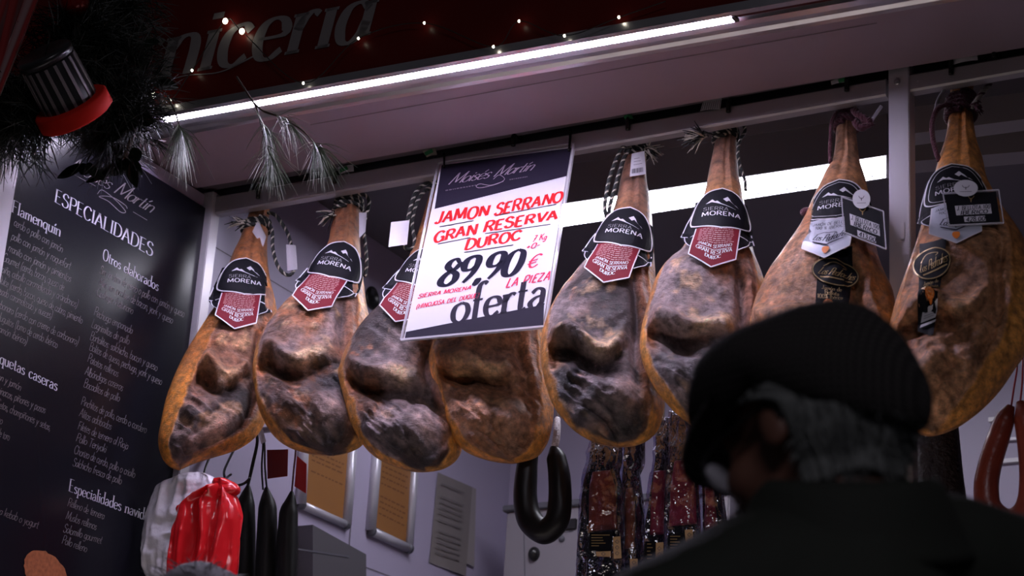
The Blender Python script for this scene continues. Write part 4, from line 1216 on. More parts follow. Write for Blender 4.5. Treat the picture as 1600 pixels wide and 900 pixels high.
# ------------------------------------------------------------------ price cards in clear sleeves, hung over the collars of the two best hams
def price_card(h, quad_, lift, lines, sticker, st_r, label):
    n = h.n; q = [np.array(p, float) for p in quad_]
    P0 = on_plane(*q[0], h.o+n*lift, n)
    f = lambda l: (lambda x, y: on_plane(x, y, P0+n*l, n))
    t = thing('price_card', on_plane(*((q[0]+q[2])/2), P0, n), label, 'price card', 'price cards on the two best hams')
    mb = MB(); mb.hexa([f(-.0015)(*p) for p in q], n*.0015); obj('card', mb, M['label_black'], t)
    bil = lambda u, v: (q[0]*(1-u)+q[1]*u)*(1-v)+(q[3]*(1-u)+q[2]*u)*v
    mb = MB()
    for (u0, v0, u1, v1, s) in lines:
        mb.add([f(.0006)(*bil(*c)) for c in ((u0, v0), (u1, v0), (u1, v1), (u0, v1))], [(3, 2, 1, 0)])
    wp = obj('white_strip', mb, M['tag_paper'], t)
    mb = MB()
    for (u0, v0, u1, v1, ss) in lines:
        k = len(ss)
        for i, s in enumerate(ss):
            va = v0+(v1-v0)*(i+.92)/k*.98; hh = (v1-v0)/k*.78
            a, b = bil(u0+.03+.05*i, va), bil(u1-.02-.06*i, va); up = bil(u0, va-hh)-bil(u0, va)
            px_text(mb, s, a, b, up, f(.0011), 'pen', thick=17, thin=13)
    obj('handwriting', mb, M['black_ink'], wp)
    mb = MB()
    e = [bil(-.03, -.04), bil(1.06, -.04), bil(1.06, 1.05), bil(-.03, 1.05)]
    for i in range(4):
        a, b = e[i], e[(i+1) % 4]; d_ = (b-a)/np.linalg.norm(b-a); m_ = np.array([-d_[1], d_[0]])*.9
        mb.hexa([f(-.002)(*p) for p in (a-m_, b-m_, b+m_, a+m_)], n*.003)
    obj('sleeve_edge', mb, M['clear'], t)
    # round sticker with a bull's head
    (sx, sy, rx, ry) = sticker
    mb = MB(); mb.grid([[f(.004)(sx+max(k, .1)/4*rx*math.cos(2*math.pi*j/28), sy+max(k, .1)/4*ry*math.sin(2*math.pi*j/28)) for j in range(29)] for k in range(5)])
    so = obj('round_sticker', mb, M['card'], t)
    mb = MB(); g = f(.0047)
    px_line(mb, [(sx-rx*.30, sy-ry*.34), (sx-rx*.18, sy-ry*.12), (sx, sy-ry*.10), (sx+rx*.18, sy-ry*.12), (sx+rx*.30, sy-ry*.34)], 1.0, g, smooth=True)
    px_line(mb, [(sx, sy-ry*.12), (sx, sy+ry*.18)], (2.4, 1.0), g)
    px_line(mb, [(sx-rx*.5, sy+ry*.42), (sx+rx*.5, sy+ry*.40)], .7, g)
    obj('bull_emblem', mb, M['bc'], so)
    c = bil(.5, .16) if st_r is None else np.array(st_r)
    mb = MB(); g = f(.0008)
    px_line(mb, [c+(-5, -4), c+(-2, 0), c+(2, 0), c+(5, -4)], 1.2, g); px_line(mb, [c, c+(0, 6)], (2.5, 1), g)
    obj('bull_emblem', mb, M['gold'], t)
price_card(H[7], [(1317, 311), (1377, 332), (1381, 386), (1321, 362)], .098, [(.15, .38, .92, .72, ('J. BELLOTA 100', 'IBERICO')), (.32, .80, .80, .98, ('413.00',))], (1346, 311, 14, 15), None, 'black price card reading 413.00 hung on the pale ham beside the steel post')
price_card(H[8], [(1476, 305), (1556, 300), (1563, 347), (1484, 351)], .098, [(.16, .38, .86, .70, ('J. BELLOTA 100', 'IBERICO')), (.30, .76, .72, .94, ('428.00',))], (1509, 294, 19, 13), None, 'black price card reading 428.00 hung on the last ham')

# ------------------------------------------------------------------ hooks over the rail and the tags that stick up behind it
def rail_hook(x, y, h_px, label, r=.0055):
    p0 = at(x, y+h_px, 'Y', YR-.005); p1 = at(x, y+2, 'Y', YR-.006); zt = at(x, y, 'Y', YR)[2]+.004
    t = [p0, p0*.5+p1*.5, p1, np.array([p1[0], YR+.004, zt]), np.array([p1[0], YR+.028, zt+.002]), np.array([p1[0], YR+.034, zt-.006])]
    mb = MB(); mb.tube(catmull(t, 6), r, 10)
    return tag(obj('rail_hook', mb, M['hook'], None, True), label, 'hook', 'black hooks over the ham rail')
rail_hook(403, 292, 18, 'black hook over the rail above the ham next to the menu board')
rail_hook(523, 272, 14, 'black hook over the rail above the ham with the paper seal')
rail_hook(802, 212, 16, 'black hook over the rail above the price sign, middle of its top edge')
rail_hook(981, 186, 17, 'black hook over the rail above the barcode tagged ham')
rail_hook(1138, 159, 16, 'black hook over the rail above the ham with the frayed rope')
rail_hook(1323, 122, 20, 'black hook over the rail just before the square steel post')
rail_hook(1486, 97, 19, 'black hook over the rail above the last ham')
rail_hook(1553, 82, 8, 'small hook over the rail beyond the last ham')
def rail_tag(quad_, m, label, stripe=None, lines=0):
    Yt = YR-.004
    q = [at(*p, 'Y', Yt) for p in quad_]
    t = thing('hanging_tag', (q[2]+q[3])/2, label, 'tag', 'tags sticking up behind the ham rail')
    mb = MB(); qq = np.array(q)
    mb.grid([[(qq[0]*(1-u)+qq[1]*u)*(1-v)+(qq[3]*(1-u)+qq[2]*u)*v+np.array([0, -.004*math.sin(math.pi*u), 0]) for u in np.linspace(0, 1, 7)] for v in np.linspace(0, 1, 4)])
    obj('tag_sheet', mb, m, t)
    pq = np.array(quad_, float); sf = lambda x, y: at(x, y, 'Y', Yt-.006)
    if lines:
        mb = MB()
        for k in range(lines):
            u = (k+.5)/lines
            a = pq[0]*(1-u)+pq[1]*u; b = pq[3]*(1-u)+pq[2]*u; px_line(mb, [a+(b-a)*.15, a+(b-a)*.9], .9, sf)
        obj('tag_print', mb, M['bc'], t)
    if stripe:
        mb = MB(); px_line(mb, stripe, 6, sf); obj('green_stripe', mb, M['tag_green'], t)
rail_tag([(407, 289), (424, 283), (428, 296), (413, 299)], M['tag_paper'], 'small pale tag behind the rail above the ham next to the menu board')
rail_tag([(527, 262), (552, 257), (553, 268), (533, 272)], M['tag_paper'], 'pale tag with a green stripe behind the rail, near the pine twigs', [(531, 267), (543, 262)])
rail_tag([(660, 236), (680, 230), (683, 242), (667, 246)], M['rope_light'], 'pale tag with a green patch behind the rail by the corner of the price sign', [(664, 241), (676, 235)])
rail_tag([(974, 182), (987, 179), (990, 186), (978, 188)], M['tag_green'], 'small green tag behind the rail above the barcode tagged ham')
rail_tag([(1099, 158), (1128, 153), (1125, 171), (1094, 174)], M['tag_paper'], 'white barcode tag hanging over the rail above the frayed rope', None, 9)
rail_tag([(1298, 127), (1322, 121), (1323, 129), (1299, 133)], M['tag_paper'], 'white tag with a green end behind the rail before the square post', [(1310, 127), (1321, 124)])
rail_tag([(1489, 93), (1527, 86), (1528, 94), (1490, 101)], M['tag_paper'], 'white paper tag behind the rail above the last ham')
# ------------------------------------------------------------------ things hanging below and behind the hams
def pillow(left, right, yp, tf, tb, nr=60, nc=60, disp=None, front_only=False, shape=2.2, seed=0):
    """closed soft body between two traced edges standing at depth yp, with real thickness to the front and back"""
    p0 = np.array([0, yp, 0.0]); n = np.array([0, -1.0, 0])
    L_ = catmull([on_plane(x, y, p0, n)[[0, 2]] for x, y in left], 8); R_ = catmull([on_plane(x, y, p0, n)[[0, 2]] for x, y in right], 8)
    def prof(P):
        w = np.minimum.accumulate(P[:, 1]); return w[::-1]+np.arange(len(w))*1e-9, P[::-1, 0]
    lw, lu = prof(L_); rw, ru = prof(R_)
    wt = min(lw.max(), rw.max()); wb = max(lw.min(), rw.min())
    tau = np.linspace(0, 1, nr); w = wt+(wb-wt)*(.6*tau+.4*(.5-.5*np.cos(math.pi*tau)))
    th = np.linspace(0, 2*math.pi, nc, endpoint=False)
    W = np.repeat(w[:, None], nc, 1); ul = np.interp(W, lw, lu); ur = np.interp(W, rw, ru); c = (ul+ur)/2; hw = np.maximum((ur-ul)/2, .001)
    S_ = np.repeat(np.cos(th)[None], nr, 0); F = np.repeat((np.sin(th) >= 0)[None], nr, 0)
    V = np.repeat(tau[:, None], nc, 1)
    ef = np.clip(np.minimum(V, 1-V)/.12, 0, 1); ef = np.sqrt(ef*(2-ef))
    prof_ = np.clip(1-np.abs(S_)**shape, 0, 1)**.5
    T = np.where(F, np.minimum(tf, hw*1.1)*prof_, -np.minimum(tb, hw*1.1)*prof_)*(.15+.85*ef)
    P = np.stack([c+hw*S_, yp-T, W], -1)
    if disp is not None:
        d = disp(P.reshape(-1, 3), S_.ravel(), V.ravel(), F.ravel()).reshape(nr, nc)
        P[..., 1] -= np.where(F, d, -d*.5)
    I = np.arange(nr*nc).reshape(nr, nc); J = np.roll(I, -1, 1)
    q = np.stack([I[:-1], J[:-1], J[1:], I[1:]], -1).reshape(-1, 4).tolist()
    v = P.reshape(-1, 3).tolist()+[P[0].mean(0).tolist(), P[-1].mean(0).tolist()]
    q += [(nr*nc, J[0, j], I[0, j]) for j in range(nc)]+[(nr*nc+1, I[-1, j], J[-1, j]) for j in range(nc)]
    return MB().add(v, q)
def atY(x, y, yp): return at(x, y, 'Y', yp)
# the rod behind the hams from which these things hang
za = atY(700, 640, 4.03)[2]
mb = MB(); mb.tube([(-3.15, 4.03, za), (-0.95, 4.03, za)], .008, 12)
for x in (-3.10, -2.0, -1.0): mb.tube([(x, 4.03, za), (x, 4.03, za+.10), (x, 4.03, 3.17)], .004, 8)
tag(obj('hanging_rod', mb, M['rail'], None, True), 'thin steel rod behind the hams from which sausages and packs hang', 'rod')
def rod_pt(x, y=600): return np.array([atY(x, y, 4.03)[0], 4.03, za+.004])
M['red_bag'] = mat('red_plastic_bag', (.66, .012, .018), .22, spec=.5, coat=.3, bump=.10, bscale=18, stretch=(1, 1, .25))
M['white_bag'] = mat('white_translucent_bag', (.80, .77, .84), .25, coat=.3, bump=.35, bscale=28)
def wr(sc, am, sd):
    def f(P, s, v, fr): return am*fbm(P, sc, sd, 4, ridged=True)+am*.6*fbm(P, (8, 8, 8), sd+3, 2)
    return f
t = thing('plastic_bag_bundle', atY(290, 930, 3.78), 'bundle of white plastic bags hanging against the black menu board', 'bags')
mb = pillow([(300, 741), (268, 752), (243, 768), (233, 800), (225, 840), (227, 880), (240, 930), (262, 962)], [(318, 738), (340, 750), (350, 775), (352, 810), (350, 860), (345, 930), (300, 965)], 3.765, .035, .015, 110, 110, wr((26, 26, 12), .012, 5))
obj('white_bag', mb, M['white_bag'], t, True)
mb = MB(); mb.tube(catmull([atY(326, 718, 3.83), atY(322, 728, 3.82), atY(318, 742, 3.80)], 5), .0028, 8); mb.tube(catmull([atY(326, 718, 3.83), atY(332, 690, 3.9), atY(340, 650, 4.02), atY(346, 632, 4.045)], 5), .0028, 8)
obj('hook', mb, M['hook'], t, True)
t = thing('plastic_bag_bundle', atY(320, 930, 3.75), 'bunch of folded red plastic bags hung from a black hook', 'bags')
def redf(P, s, v, fr):
    n = fbm(P, (14, 14, 5), 9, 3)
    return .011*np.sin(s*9+n*3.2+v*2.0)*sstep(0, .12, v)+.009*fbm(P, (40, 40, 7), 4, 3, ridged=True)+.006*n
mb = pillow([(343, 752), (325, 768), (300, 781), (278, 793), (273, 815), (271, 850), (268, 890), (272, 945), (290, 968)], [(352, 752), (362, 764), (373, 785), (377, 810), (374, 850), (370, 900), (366, 940), (340, 968)], 3.735, .032, .02, 130, 130, redf)
obj('red_bag', mb, M['red_bag'], t, True)
mb = pillow([(342, 748), (334, 756), (338, 770), (345, 778)], [(352, 747), (370, 756), (374, 768), (360, 778)], 3.73, .018, .012, 40, 40, wr((60, 60, 30), .006, 8))
obj('bag_knot', mb, M['red_bag'], t, True)
mb = MB()
mb.tube(catmull([atY(386, 664, 4.05), atY(378, 678, 4.0), atY(366, 702, 3.95), atY(356, 722, 3.9), atY(350, 738, 3.86), atY(354, 751, 3.84), atY(366, 758, 3.83), atY(380, 756, 3.83), atY(391, 747, 3.83)], 6), .0032, 8)
mb.tube(catmull([atY(352, 748, 3.84), atY(356, 745, 3.80), atY(361, 741, 3.78)], 5), .0028, 8)
obj('hook', mb, M['hook'], t, True)
# dark cured sausages on strings
M['dark_saus'] = mat('black_cured_casing', (.005, .0045, .0045), .5, spec=.2, noise=.4, nscale=14, bump=.3, bscale=26, stretch=(1, 1, .3))
M['red_tag'] = mat('red_label_paper', (.42, .02, .022), .45)
M['red_tag_dark'] = mat('dark_red_label_paper', (.17, .010, .012), .5)
def sausage(pts, widths, yp, name='cured_sausage'):
    P = catmull([atY(x, y, yp) for x, y in pts], 8)
    k = np.linspace(0, 1, len(P)); R = np.interp(k, np.linspace(0, 1, len(widths)), widths)
    mb = MB(); mb.tube(P, R, 28)
    V = np.array(mb.v); V += (.0016*fbm(V, (40, 40, 12), 3, 3))[:, None]*np.array([[1, -1, 0]]); mb.v = [tuple(v) for v in V]
    return mb
for k, (ax, label, strings) in enumerate((
    ([(388, 758), (386, 772), (384, 790), (383, 840), (382, 900), (381, 950), (380, 975)], 'dark cured sausage on a twisted string next to the red bags', [[(388, 760), (396, 726), (403, 690), (408, 655)], [(386, 762), (393, 728), (401, 692), (407, 655)]]),
    ([(416, 762), (417, 776), (418, 795), (417, 845), (416, 900), (415, 950), (414, 975)], 'middle one of three dark cured sausages, on a double string', [[(411, 765), (409, 730), (411, 690), (414, 655)], [(417, 764), (414, 730), (413, 690), (415, 655)]]),
    ([(456, 768), (454, 784), (451, 802), (449, 850), (447, 905), (446, 950), (445, 975)], 'dark cured sausage with a red tag on its string', [[(456, 770), (459, 735), (462, 700), (465, 660)]]))):
    mb = sausage(ax, [.004, .014, .0225, .0255, .0265, .0265, .018], 3.99)
    t = thing('cured_sausage', atY(*ax[-1], 3.99), label, 'sausage', 'dark cured sausages on strings')
    obj('casing', mb, M['dark_saus'], t, True)
    for s_ in strings:
        mb = MB(); mb.tube(catmull([atY(x, y, 3.99) for x, y in s_[:3]]+[rod_pt(s_[3][0])], 6), .0024, 7)
        obj('string', mb, M['rope_dark'] if k < 2 else M['maroon'], t, True)
    if k == 2:
        mb = MB(); q = [atY(464, 712, 3.985), atY(479, 725, 3.978), atY(478, 771, 3.978), atY(460, 760, 3.985)]; mb.hexa(q, (0, .001, 0)); obj('red_tag', mb, M['red_tag'], t)
    if k == 1:
        mb = MB(); q = [atY(417, 703, 4.005), atY(450, 702, 4.0), atY(449, 744, 4.0), atY(418, 748, 4.005)]; mb.hexa(q, (0, .001, 0)); obj('red_tag', mb, M['red_tag_dark'], t)
        mb = MB(); mb.grid([[atY(402+8*u+6*v, 672+22*v-4*u, 3.985-.004*u) for u in np.linspace(0, 1, 5)] for v in np.linspace(0, 1, 5)]); obj('plastic_seal', mb, M['seal_clear'], t, True)
# horseshoe blood sausage
t = thing('horseshoe_sausage', atY(850, 848, 3.98), 'black horseshoe sausage hanging under the ham behind the price sign', 'sausage')
mb = sausage([(834, 690), (826, 712), (822, 745), (821, 782), (828, 812), (845, 829), (857, 828), (871, 811), (875, 782), (874, 745), (869, 715), (864, 698)], [.010, .0225, .0255, .027, .0285, .0285, .0285, .0275, .0265, .0255, .022, .007], 3.98)
obj('casing', mb, mat('glossy_black_casing', (.006, .0045, .005), .4, spec=.3, noise=.3, nscale=9), t, True)
mb = MB(); mb.tube(catmull([atY(866, 700, 3.98), atY(869, 688, 3.98), atY(870, 675, 3.99), atY(871, 655, 4.03)], 5), [.006]+[.0085]*13+[.007]*2, 12); obj('net_end', mb, mat('white_netting', (.55, .5, .55), .6, noise=.8, nscale=260, bump=.6, bscale=220), t, True)
mb = MB(); mb.tube([atY(871, 660, 4.03), rod_pt(872)], .002, 6); mb.tube([atY(835, 692, 3.98), atY(838, 668, 4.0), rod_pt(841)], .002, 6); obj('string', mb, M['rope_light'], t, True)
# vacuum packs
M['film'] = mat('glossy_clear_film', (.030, .026, .05), .07, spec=.8, alpha=.34, coat=1.0, bump=.75, bscale=15)
M['film'].node_tree.nodes['Bump'].inputs['Distance'].default_value = .03
_nt = M['film'].node_tree; _o = _nt.nodes['Material Output']; _tr = _nt.nodes.new('ShaderNodeBsdfTransparent'); _tr.inputs['Color'].default_value = (.72, .70, .86, 1)
_gl = _nt.nodes.new('ShaderNodeBsdfGlossy'); _gl.inputs['Roughness'].default_value = .11; _mx = _nt.nodes.new('ShaderNodeMixShader'); _mx.inputs['Fac'].default_value = .24
_nt.links.new(_nt.nodes['Bump'].outputs['Normal'], _gl.inputs['Normal']); _nt.links.new(_tr.outputs[0], _mx.inputs[1]); _nt.links.new(_gl.outputs[0], _mx.inputs[2]); _nt.links.new(_mx.outputs[0], _o.inputs['Surface'])
M['pack_back'] = mat('black_pack_backing', (.008, .007, .016), .25)
M['kraft'] = mat('kraft_label', (.50, .32, .16), .5)
M['loin'] = mat('cured_loin', (.46, .085, .03), .45, noise=.5, nscale=18, bump=.3)
M['loin_p'] = mat('purple_cured_loin', (.46, .04, .07), .45, noise=.6, nscale=16, bump=.3)
M['loin_o'] = mat('amber_cured_loin', (.50, .14, .03), .45, noise=.5, nscale=18, bump=.3)
def pack(left, right, loin, lm, kraft, label, yp, prints=()):
    t = thing('vacuum_pack', atY((left[-1][0]+right[-1][0])/2, left[-1][1], yp), label, 'vacuum pack', 'vacuum packed loins')
    mb = pillow(left, right, yp+.008, .004, .004, 30, 24); obj('backing', mb, M['pack_back'], t, True)
    mb = pillow(loin[0], loin[1], yp+.0005, .0125, .006, 40, 32, wr((30, 30, 30), .003, 4)); obj('loin', mb, lm, t, True)
    mb = pillow(left, right, yp, .030, .004, 100, 90, wr((34, 34, 22), .011, int(left[0][0])), shape=3); obj('film', mb, M['film'], t, True)
    mb = MB(); xt = (left[0][0]+right[0][0])/2; mb.tube([atY(xt, left[0][1]+4, yp), rod_pt(xt, left[0][1])], .002, 6); obj('string', mb, M['rope_light'], t, True)
    for q in kraft:
        mb = MB(); mb.hexa([atY(x, y, yp-.040) for x, y in q], (0, .0008, 0)); o = obj('paper_label', mb, M['kraft'], t)
        mb = MB(); sf = lambda x, y: atY(x, y, yp-.0406)
        c = np.mean(np.array(q, float), 0)
        for d in ((-9, 0, 9) if abs(q[2][1]-q[0][1]) > abs(q[1][0]-q[0][0]) else (0,)):
            px_line(mb, [c+(-3, d), c+(0, d-3), c+(3, d), c+(0, d+3), c+(-3, d)], .9, sf)
        obj('label_print', mb, M['bc'], o)
    for q in prints:
        mb = MB(); mb.hexa([atY(x, y, yp-.037) for x, y in q], (0, .0008, 0)); o = obj('black_label', mb, M['label_black'], t)
        mb = MB(); sf = lambda x, y: atY(x, y, yp-.0376); rnd = random.Random(int(q[0][0]))
        x0, y0 = q[0]; x1, y1 = q[2]
        for k in range(5):
            yy = y0+4+k*(y1-y0-6)/5; px_line(mb, [(x0+3, yy), (x0+3+(x1-x0-6)*rnd.uniform(.4, 1), yy)], 1.4, sf)
        obj('label_print', mb, M['gold'], o)
pack([(975, 680), (974, 720), (972, 745), (973, 790), (976, 850), (974, 960)], [(1008, 678), (1007, 727), (1000, 740), (1005, 780), (1006, 830), (1000, 960)], ([(979, 762), (977, 800), (977, 858)], [(989, 762), (992, 800), (991, 858)]), M['loin_o'], [[(984, 873), (996, 873), (997, 903), (985, 903)]], 'narrow vacuum pack of amber loin, half behind the wider one', 4.07)
pack([(925, 682), (922, 705), (919, 727), (911, 755), (908, 790), (903, 845), (898, 960)], [(972, 682), (972, 720), (968, 740), (974, 770), (977, 830), (972, 960)], ([(926, 735), (921, 770), (921, 830)], [(954, 735), (962, 770), (964, 830)]), M['loin'], [[(958, 839), (969, 838), (971, 872), (959, 873)], [(931, 862), (954, 861), (954, 870), (932, 869)]], 'wide vacuum pack of red brown loin next to the black horseshoe sausage', 4.03, [[(921, 832), (956, 830), (956, 859), (921, 861)]])
pack([(1024, 652), (1024, 709), (1021, 735), (1013, 790), (1007, 828), (1000, 960)], [(1050, 652), (1050, 709), (1047, 735), (1043, 790), (1042, 828), (1038, 960)], ([(1022, 735), (1019, 780), (1016, 836)], [(1041, 735), (1038, 780), (1037, 836)]), M['loin_p'], [[(1025, 848), (1037, 847), (1035, 884), (1024, 885)]], 'dark vacuum pack between the two clearer ones, small paper label low down', 4.07, [[(1008, 846), (1024, 846), (1023, 880), (1006, 880)]])
pack([(1048, 640), (1047, 700), (1046, 735), (1043, 790), (1041, 840), (1038, 960)], [(1084, 640), (1086, 700), (1090, 735), (1093, 790), (1095, 840), (1094, 960)], ([(1055, 718), (1049, 760), (1046, 822)], [(1075, 718), (1086, 760), (1089, 822)]), M['loin_p'], [[(1070, 828), (1082, 827), (1084, 861), (1072, 862)]], 'wrinkled vacuum pack of purple red loin beside the face of the man in the cap', 4.03, [[(1044, 834), (1068, 833), (1068, 862), (1043, 864)]])
pack([(1094, 640), (1095, 700), (1096, 745), (1098, 800), (1098, 960)], [(1118, 640), (1124, 720), (1130, 770), (1138, 830), (1148, 960)], ([(1103, 740), (1102, 780), (1102, 830)], [(1112, 740), (1117, 780), (1122, 830)]), M['loin_p'], [[(1103, 846), (1109, 846), (1109, 872), (1103, 872)]], 'vacuum pack half hidden by the face of the man in the cap', 4.07)
# right of the man: a netted sausage and a horseshoe chorizo
t = thing('netted_sausage', atY(1478, 850, 4.0), 'thick black netted sausage hanging under the last ham', 'sausage')
mb = pillow([(1440, 640), (1434, 680), (1433, 730), (1438, 800), (1446, 850), (1455, 870)], [(1494, 640), (1499, 690), (1504, 740), (1512, 800), (1514, 840), (1500, 870)], 4.0, .035, .035, 70, 60, wr((60, 60, 60), .003, 6))
obj('casing', mb, mat('dark_netted_casing', (.018, .010, .010), .5, noise=.6, nscale=10, bump=.8, bscale=130), t, True)
mb = MB(); mb.tube([atY(1466, 648, 4.0), rod_pt(1468)], .003, 7); obj('string', mb, M['rope_dark'], t, True)
t = thing('chorizo', atY(1575, 835, 3.93), 'red horseshoe chorizo on red strings at the edge of the stall', 'sausage')
mb = sausage([(1580, 634), (1570, 655), (1558, 690), (1547, 725), (1541, 760), (1545, 792), (1562, 811), (1584, 814), (1604, 797), (1612, 760), (1609, 705), (1601, 655), (1594, 628)], [.008, .020, .0225, .0235, .0245, .0255, .0255, .0255, .025, .0245, .0235, .021, .008], 3.93)
def chorizo_mat():
    m = mat('chorizo_casing', (.19, .032, .018), .32, noise=.5, nscale=12, bump=.2, bscale=60)
    return m
obj('casing', mb, chorizo_mat(), t, True)
for a in ([(1580, 636), (1584, 608), (1589, 575)], [(1594, 630), (1597, 600), (1598, 570)]):
    mb = MB(); mb.tube(catmull([atY(*p, 3.93) for p in a]+[rod_pt(a[-1][0]+1)], 5), .0020, 7); obj('string', mb, mat('red_string', (.35, .02, .04), .6) if 'rs' not in M else M['rs'], t, True)
    M['rs'] = bpy.data.materials['red_string']

# ------------------------------------------------------------------ notices and fittings on the inner walls
M['frame'] = mat('grey_aluminium_frame', (.50, .49, .55), .35, .3)
M['frame_end'] = mat('dark_grey_cap', (.10, .10, .12), .4)
M['orange_paper'] = mat('orange_notice_paper', (.27, .115, .03), .5, noise=.1, nscale=8)
M['notice_text'] = mat('brown_notice_print', (.15, .06, .02), .6)
def wx(x, y, l=0.0): return at(x, y, 'X', -3.15+l)
def notice(outer, inner, label, texts):
    q = [wx(*p) for p in outer]; t = thing('framed_notice', (q[2]+q[3])/2, label, 'notice', 'framed notices on the inner wall')
    c = np.array(inner, float)
    mb = MB(); mb.hexa([wx(x, y, .004) for x, y in inner], (-.003, 0, 0)); sh = obj('paper', mb, M['orange_paper'], t)
    mb = MB(); sf = lambda x, y: wx(x, y, .0046); rnd = random.Random(5)
    for v in texts:
        a = c[0]*(1-v)+c[3]*v; b = c[1]*(1-v)+c[2]*v; u = .12
        while u < .85:
            w = rnd.uniform(.04, .13); px_line(mb, [a+(b-a)*u, a+(b-a)*min(u+w, .9)], 2.2, sf); u += w+.03
    obj('notice_print', mb, M['notice_text'], sh)
    for i in range(4):
        a, b = np.array(wx(*outer[i], .008)), np.array(wx(*outer[(i+1) % 4], .008))
        a2, b2 = np.array(wx(*inner[i], .008)), np.array(wx(*inner[(i+1) % 4], .008))
        m0, m1 = (a+a2)/2, (b+b2)/2; r_ = np.linalg.norm(np.cross(a2-m0, (b-a)/np.linalg.norm(b-a)))
        mb = MB(); mb.tube([m0, m1], max(r_, .006), 14); o = obj('frame_bar', mb, M['frame'], t, True)
        if i == 2:
            for e, s_ in ((m0, 1), (m1, -1)):
                d_ = (m1-m0)/np.linalg.norm(m1-m0)*s_
                mb = MB(); mb.tube([e-d_*.006, e+d_*.010], max(r_, .006)*1.12, 14); obj('end_cap', mb, M['frame_end'], o, True)
notice([(470, 620), (558, 660), (544, 828), (464, 792)], [(484, 640), (548, 668), (538, 812), (475, 784)], 'orange notice in a grey snap frame nearer the dark cured sausages', [.2, .25, .3, .42, .47, .52, .64])
notice([(589, 640), (656, 668), (642, 866), (573, 836)], [(598, 655), (648, 676), (635, 848), (584, 822)], 'orange notice in a grey snap frame nearer the grey paper sheet', [.36, .42, .47, .52, .58, .70, .75, .80, .86])
def sheet(q, name, m, label, dark=()):
    p = [wx(*c) for c in q]
    t = thing(name, (p[2]+p[3])/2, label, 'paper', None)
    mb = MB(); rows = []
    qa = np.array(q, float)
    for v in np.linspace(0, 1, 9):
        rows.append([wx(*((qa[0]*(1-u)+qa[1]*u)*(1-v)+(qa[3]*(1-u)+qa[2]*u)*v), .003+.005*u*v) for u in np.linspace(0, 1, 7)])
    mb.grid(rows); o = obj('sheet', mb, m, t, True)
    if dark:
        mb = MB(); sf = lambda x, y: wx(x, y, .009)
        for v in dark:
            a = qa[0]*(1-v)+qa[3]*v; b = qa[1]*(1-v)+qa[2]*v; px_line(mb, [a+(b-a)*.14, a+(b-a)*.8], 1.8, sf)
        obj('notice_print', mb, mat('grey_print', (.155, .135, .14), .6) if 'gp' not in M else M['gp'], t); M['gp'] = bpy.data.materials['grey_print']
sheet([(718, 752), (744, 764), (741, 886), (716, 874)], 'paper_sheet', mat('pale_grey_paper', (.30, .27, .27), .6), 'narrow pale sheet half behind the grey paper on the inner wall')
sheet([(684, 738), (738, 761), (728, 900), (671, 879)], 'paper_sheet', mat('grey_paper', (.215, .19, .185), .6, noise=.15, nscale=12), 'grey printed paper sheet stuck on the inner wall', [.1, .24, .3, .36, .42, .5, .62, .68, .74, .8, .86])
# storage box under the notices, cabinet in the far corner
q = [wx(464, 822), wx(548, 868), wx(548, 960), wx(464, 930)]
t = thing('wall_cabinet', q[3]+np.array([.05, 0, 0]), 'low grey cabinet on the inner wall under the notices', 'cabinet')
mb = MB(); mb.hexa(q, (.05, 0, 0)); obj('body', mb, mat('grey_cabinet', (.09, .085, .095), .5), t)
mb = MB(); px_line(mb, [(466, 858), (546, 870)], 2.5, lambda x, y: wx(x, y, .0515)); obj('door_gap', mb, M['frame_end'], t)
yc = 5.25
p0, p1 = atY(792, 800, yc), atY(1140, 766, yc)
t = thing('corner_cabinet', (p0[0]+.5, yc, 0.0), 'pale grey cabinet with a black lock in the far corner behind the black horseshoe sausage', 'cabinet')
mb = MB(); mb.box((p0[0], yc, 0.0), (p1[0], 5.515, p0[2]), bev=.004); obj('body', mb, mat('cabinet_paint', (.26, .24, .27), .5), t)
mb = MB(); mb.box((p0[0]-.01, yc-.012, p0[2]-.001), (p1[0], 5.515, p0[2]+.018), bev=.003); obj('worktop', mb, M['frame_end'], t)
mb = MB(); c = atY(835, 866, yc); mb.ell(c, (.018, .02, .022)); obj('lock_knob', mb, M['black_plastic'], t, True)
mb = MB(); c = atY(888, 820, yc); mb.box(c-np.array([.03, .006, .017]), c+np.array([.03, 0, .017]), bev=.003); obj('display_panel', mb, M['black_plastic'], t)
mb = MB(); c = atY(878, 842, yc); mb.ell(c, (.010, .010, .011)); obj('button', mb, M['frame_end'], t, True)
mb = MB(); px_line(mb, [(818, 800), (820, 900)], 1.5, lambda x, y: atY(x, y, yc-.001)); px_line(mb, [(868, 833), (896, 830)], 1.5, lambda x, y: atY(x, y, yc-.001)); obj('door_gap', mb, M['frame_end'], t)
t = thing('cable_outlet', wx(581, 480), 'round black hole of a cable outlet on the inner wall', 'outlet')
mb = MB(); c = wx(580, 466); mb.lathe([(.030, 0), (.034, .003), (.034, .006), (.026, .008), (.025, .004)], c, rot=[[0, 0, 1], [1, 0, 0], [0, 1, 0]]); obj('socket_ring', mb, M['black_plastic'], t, True)
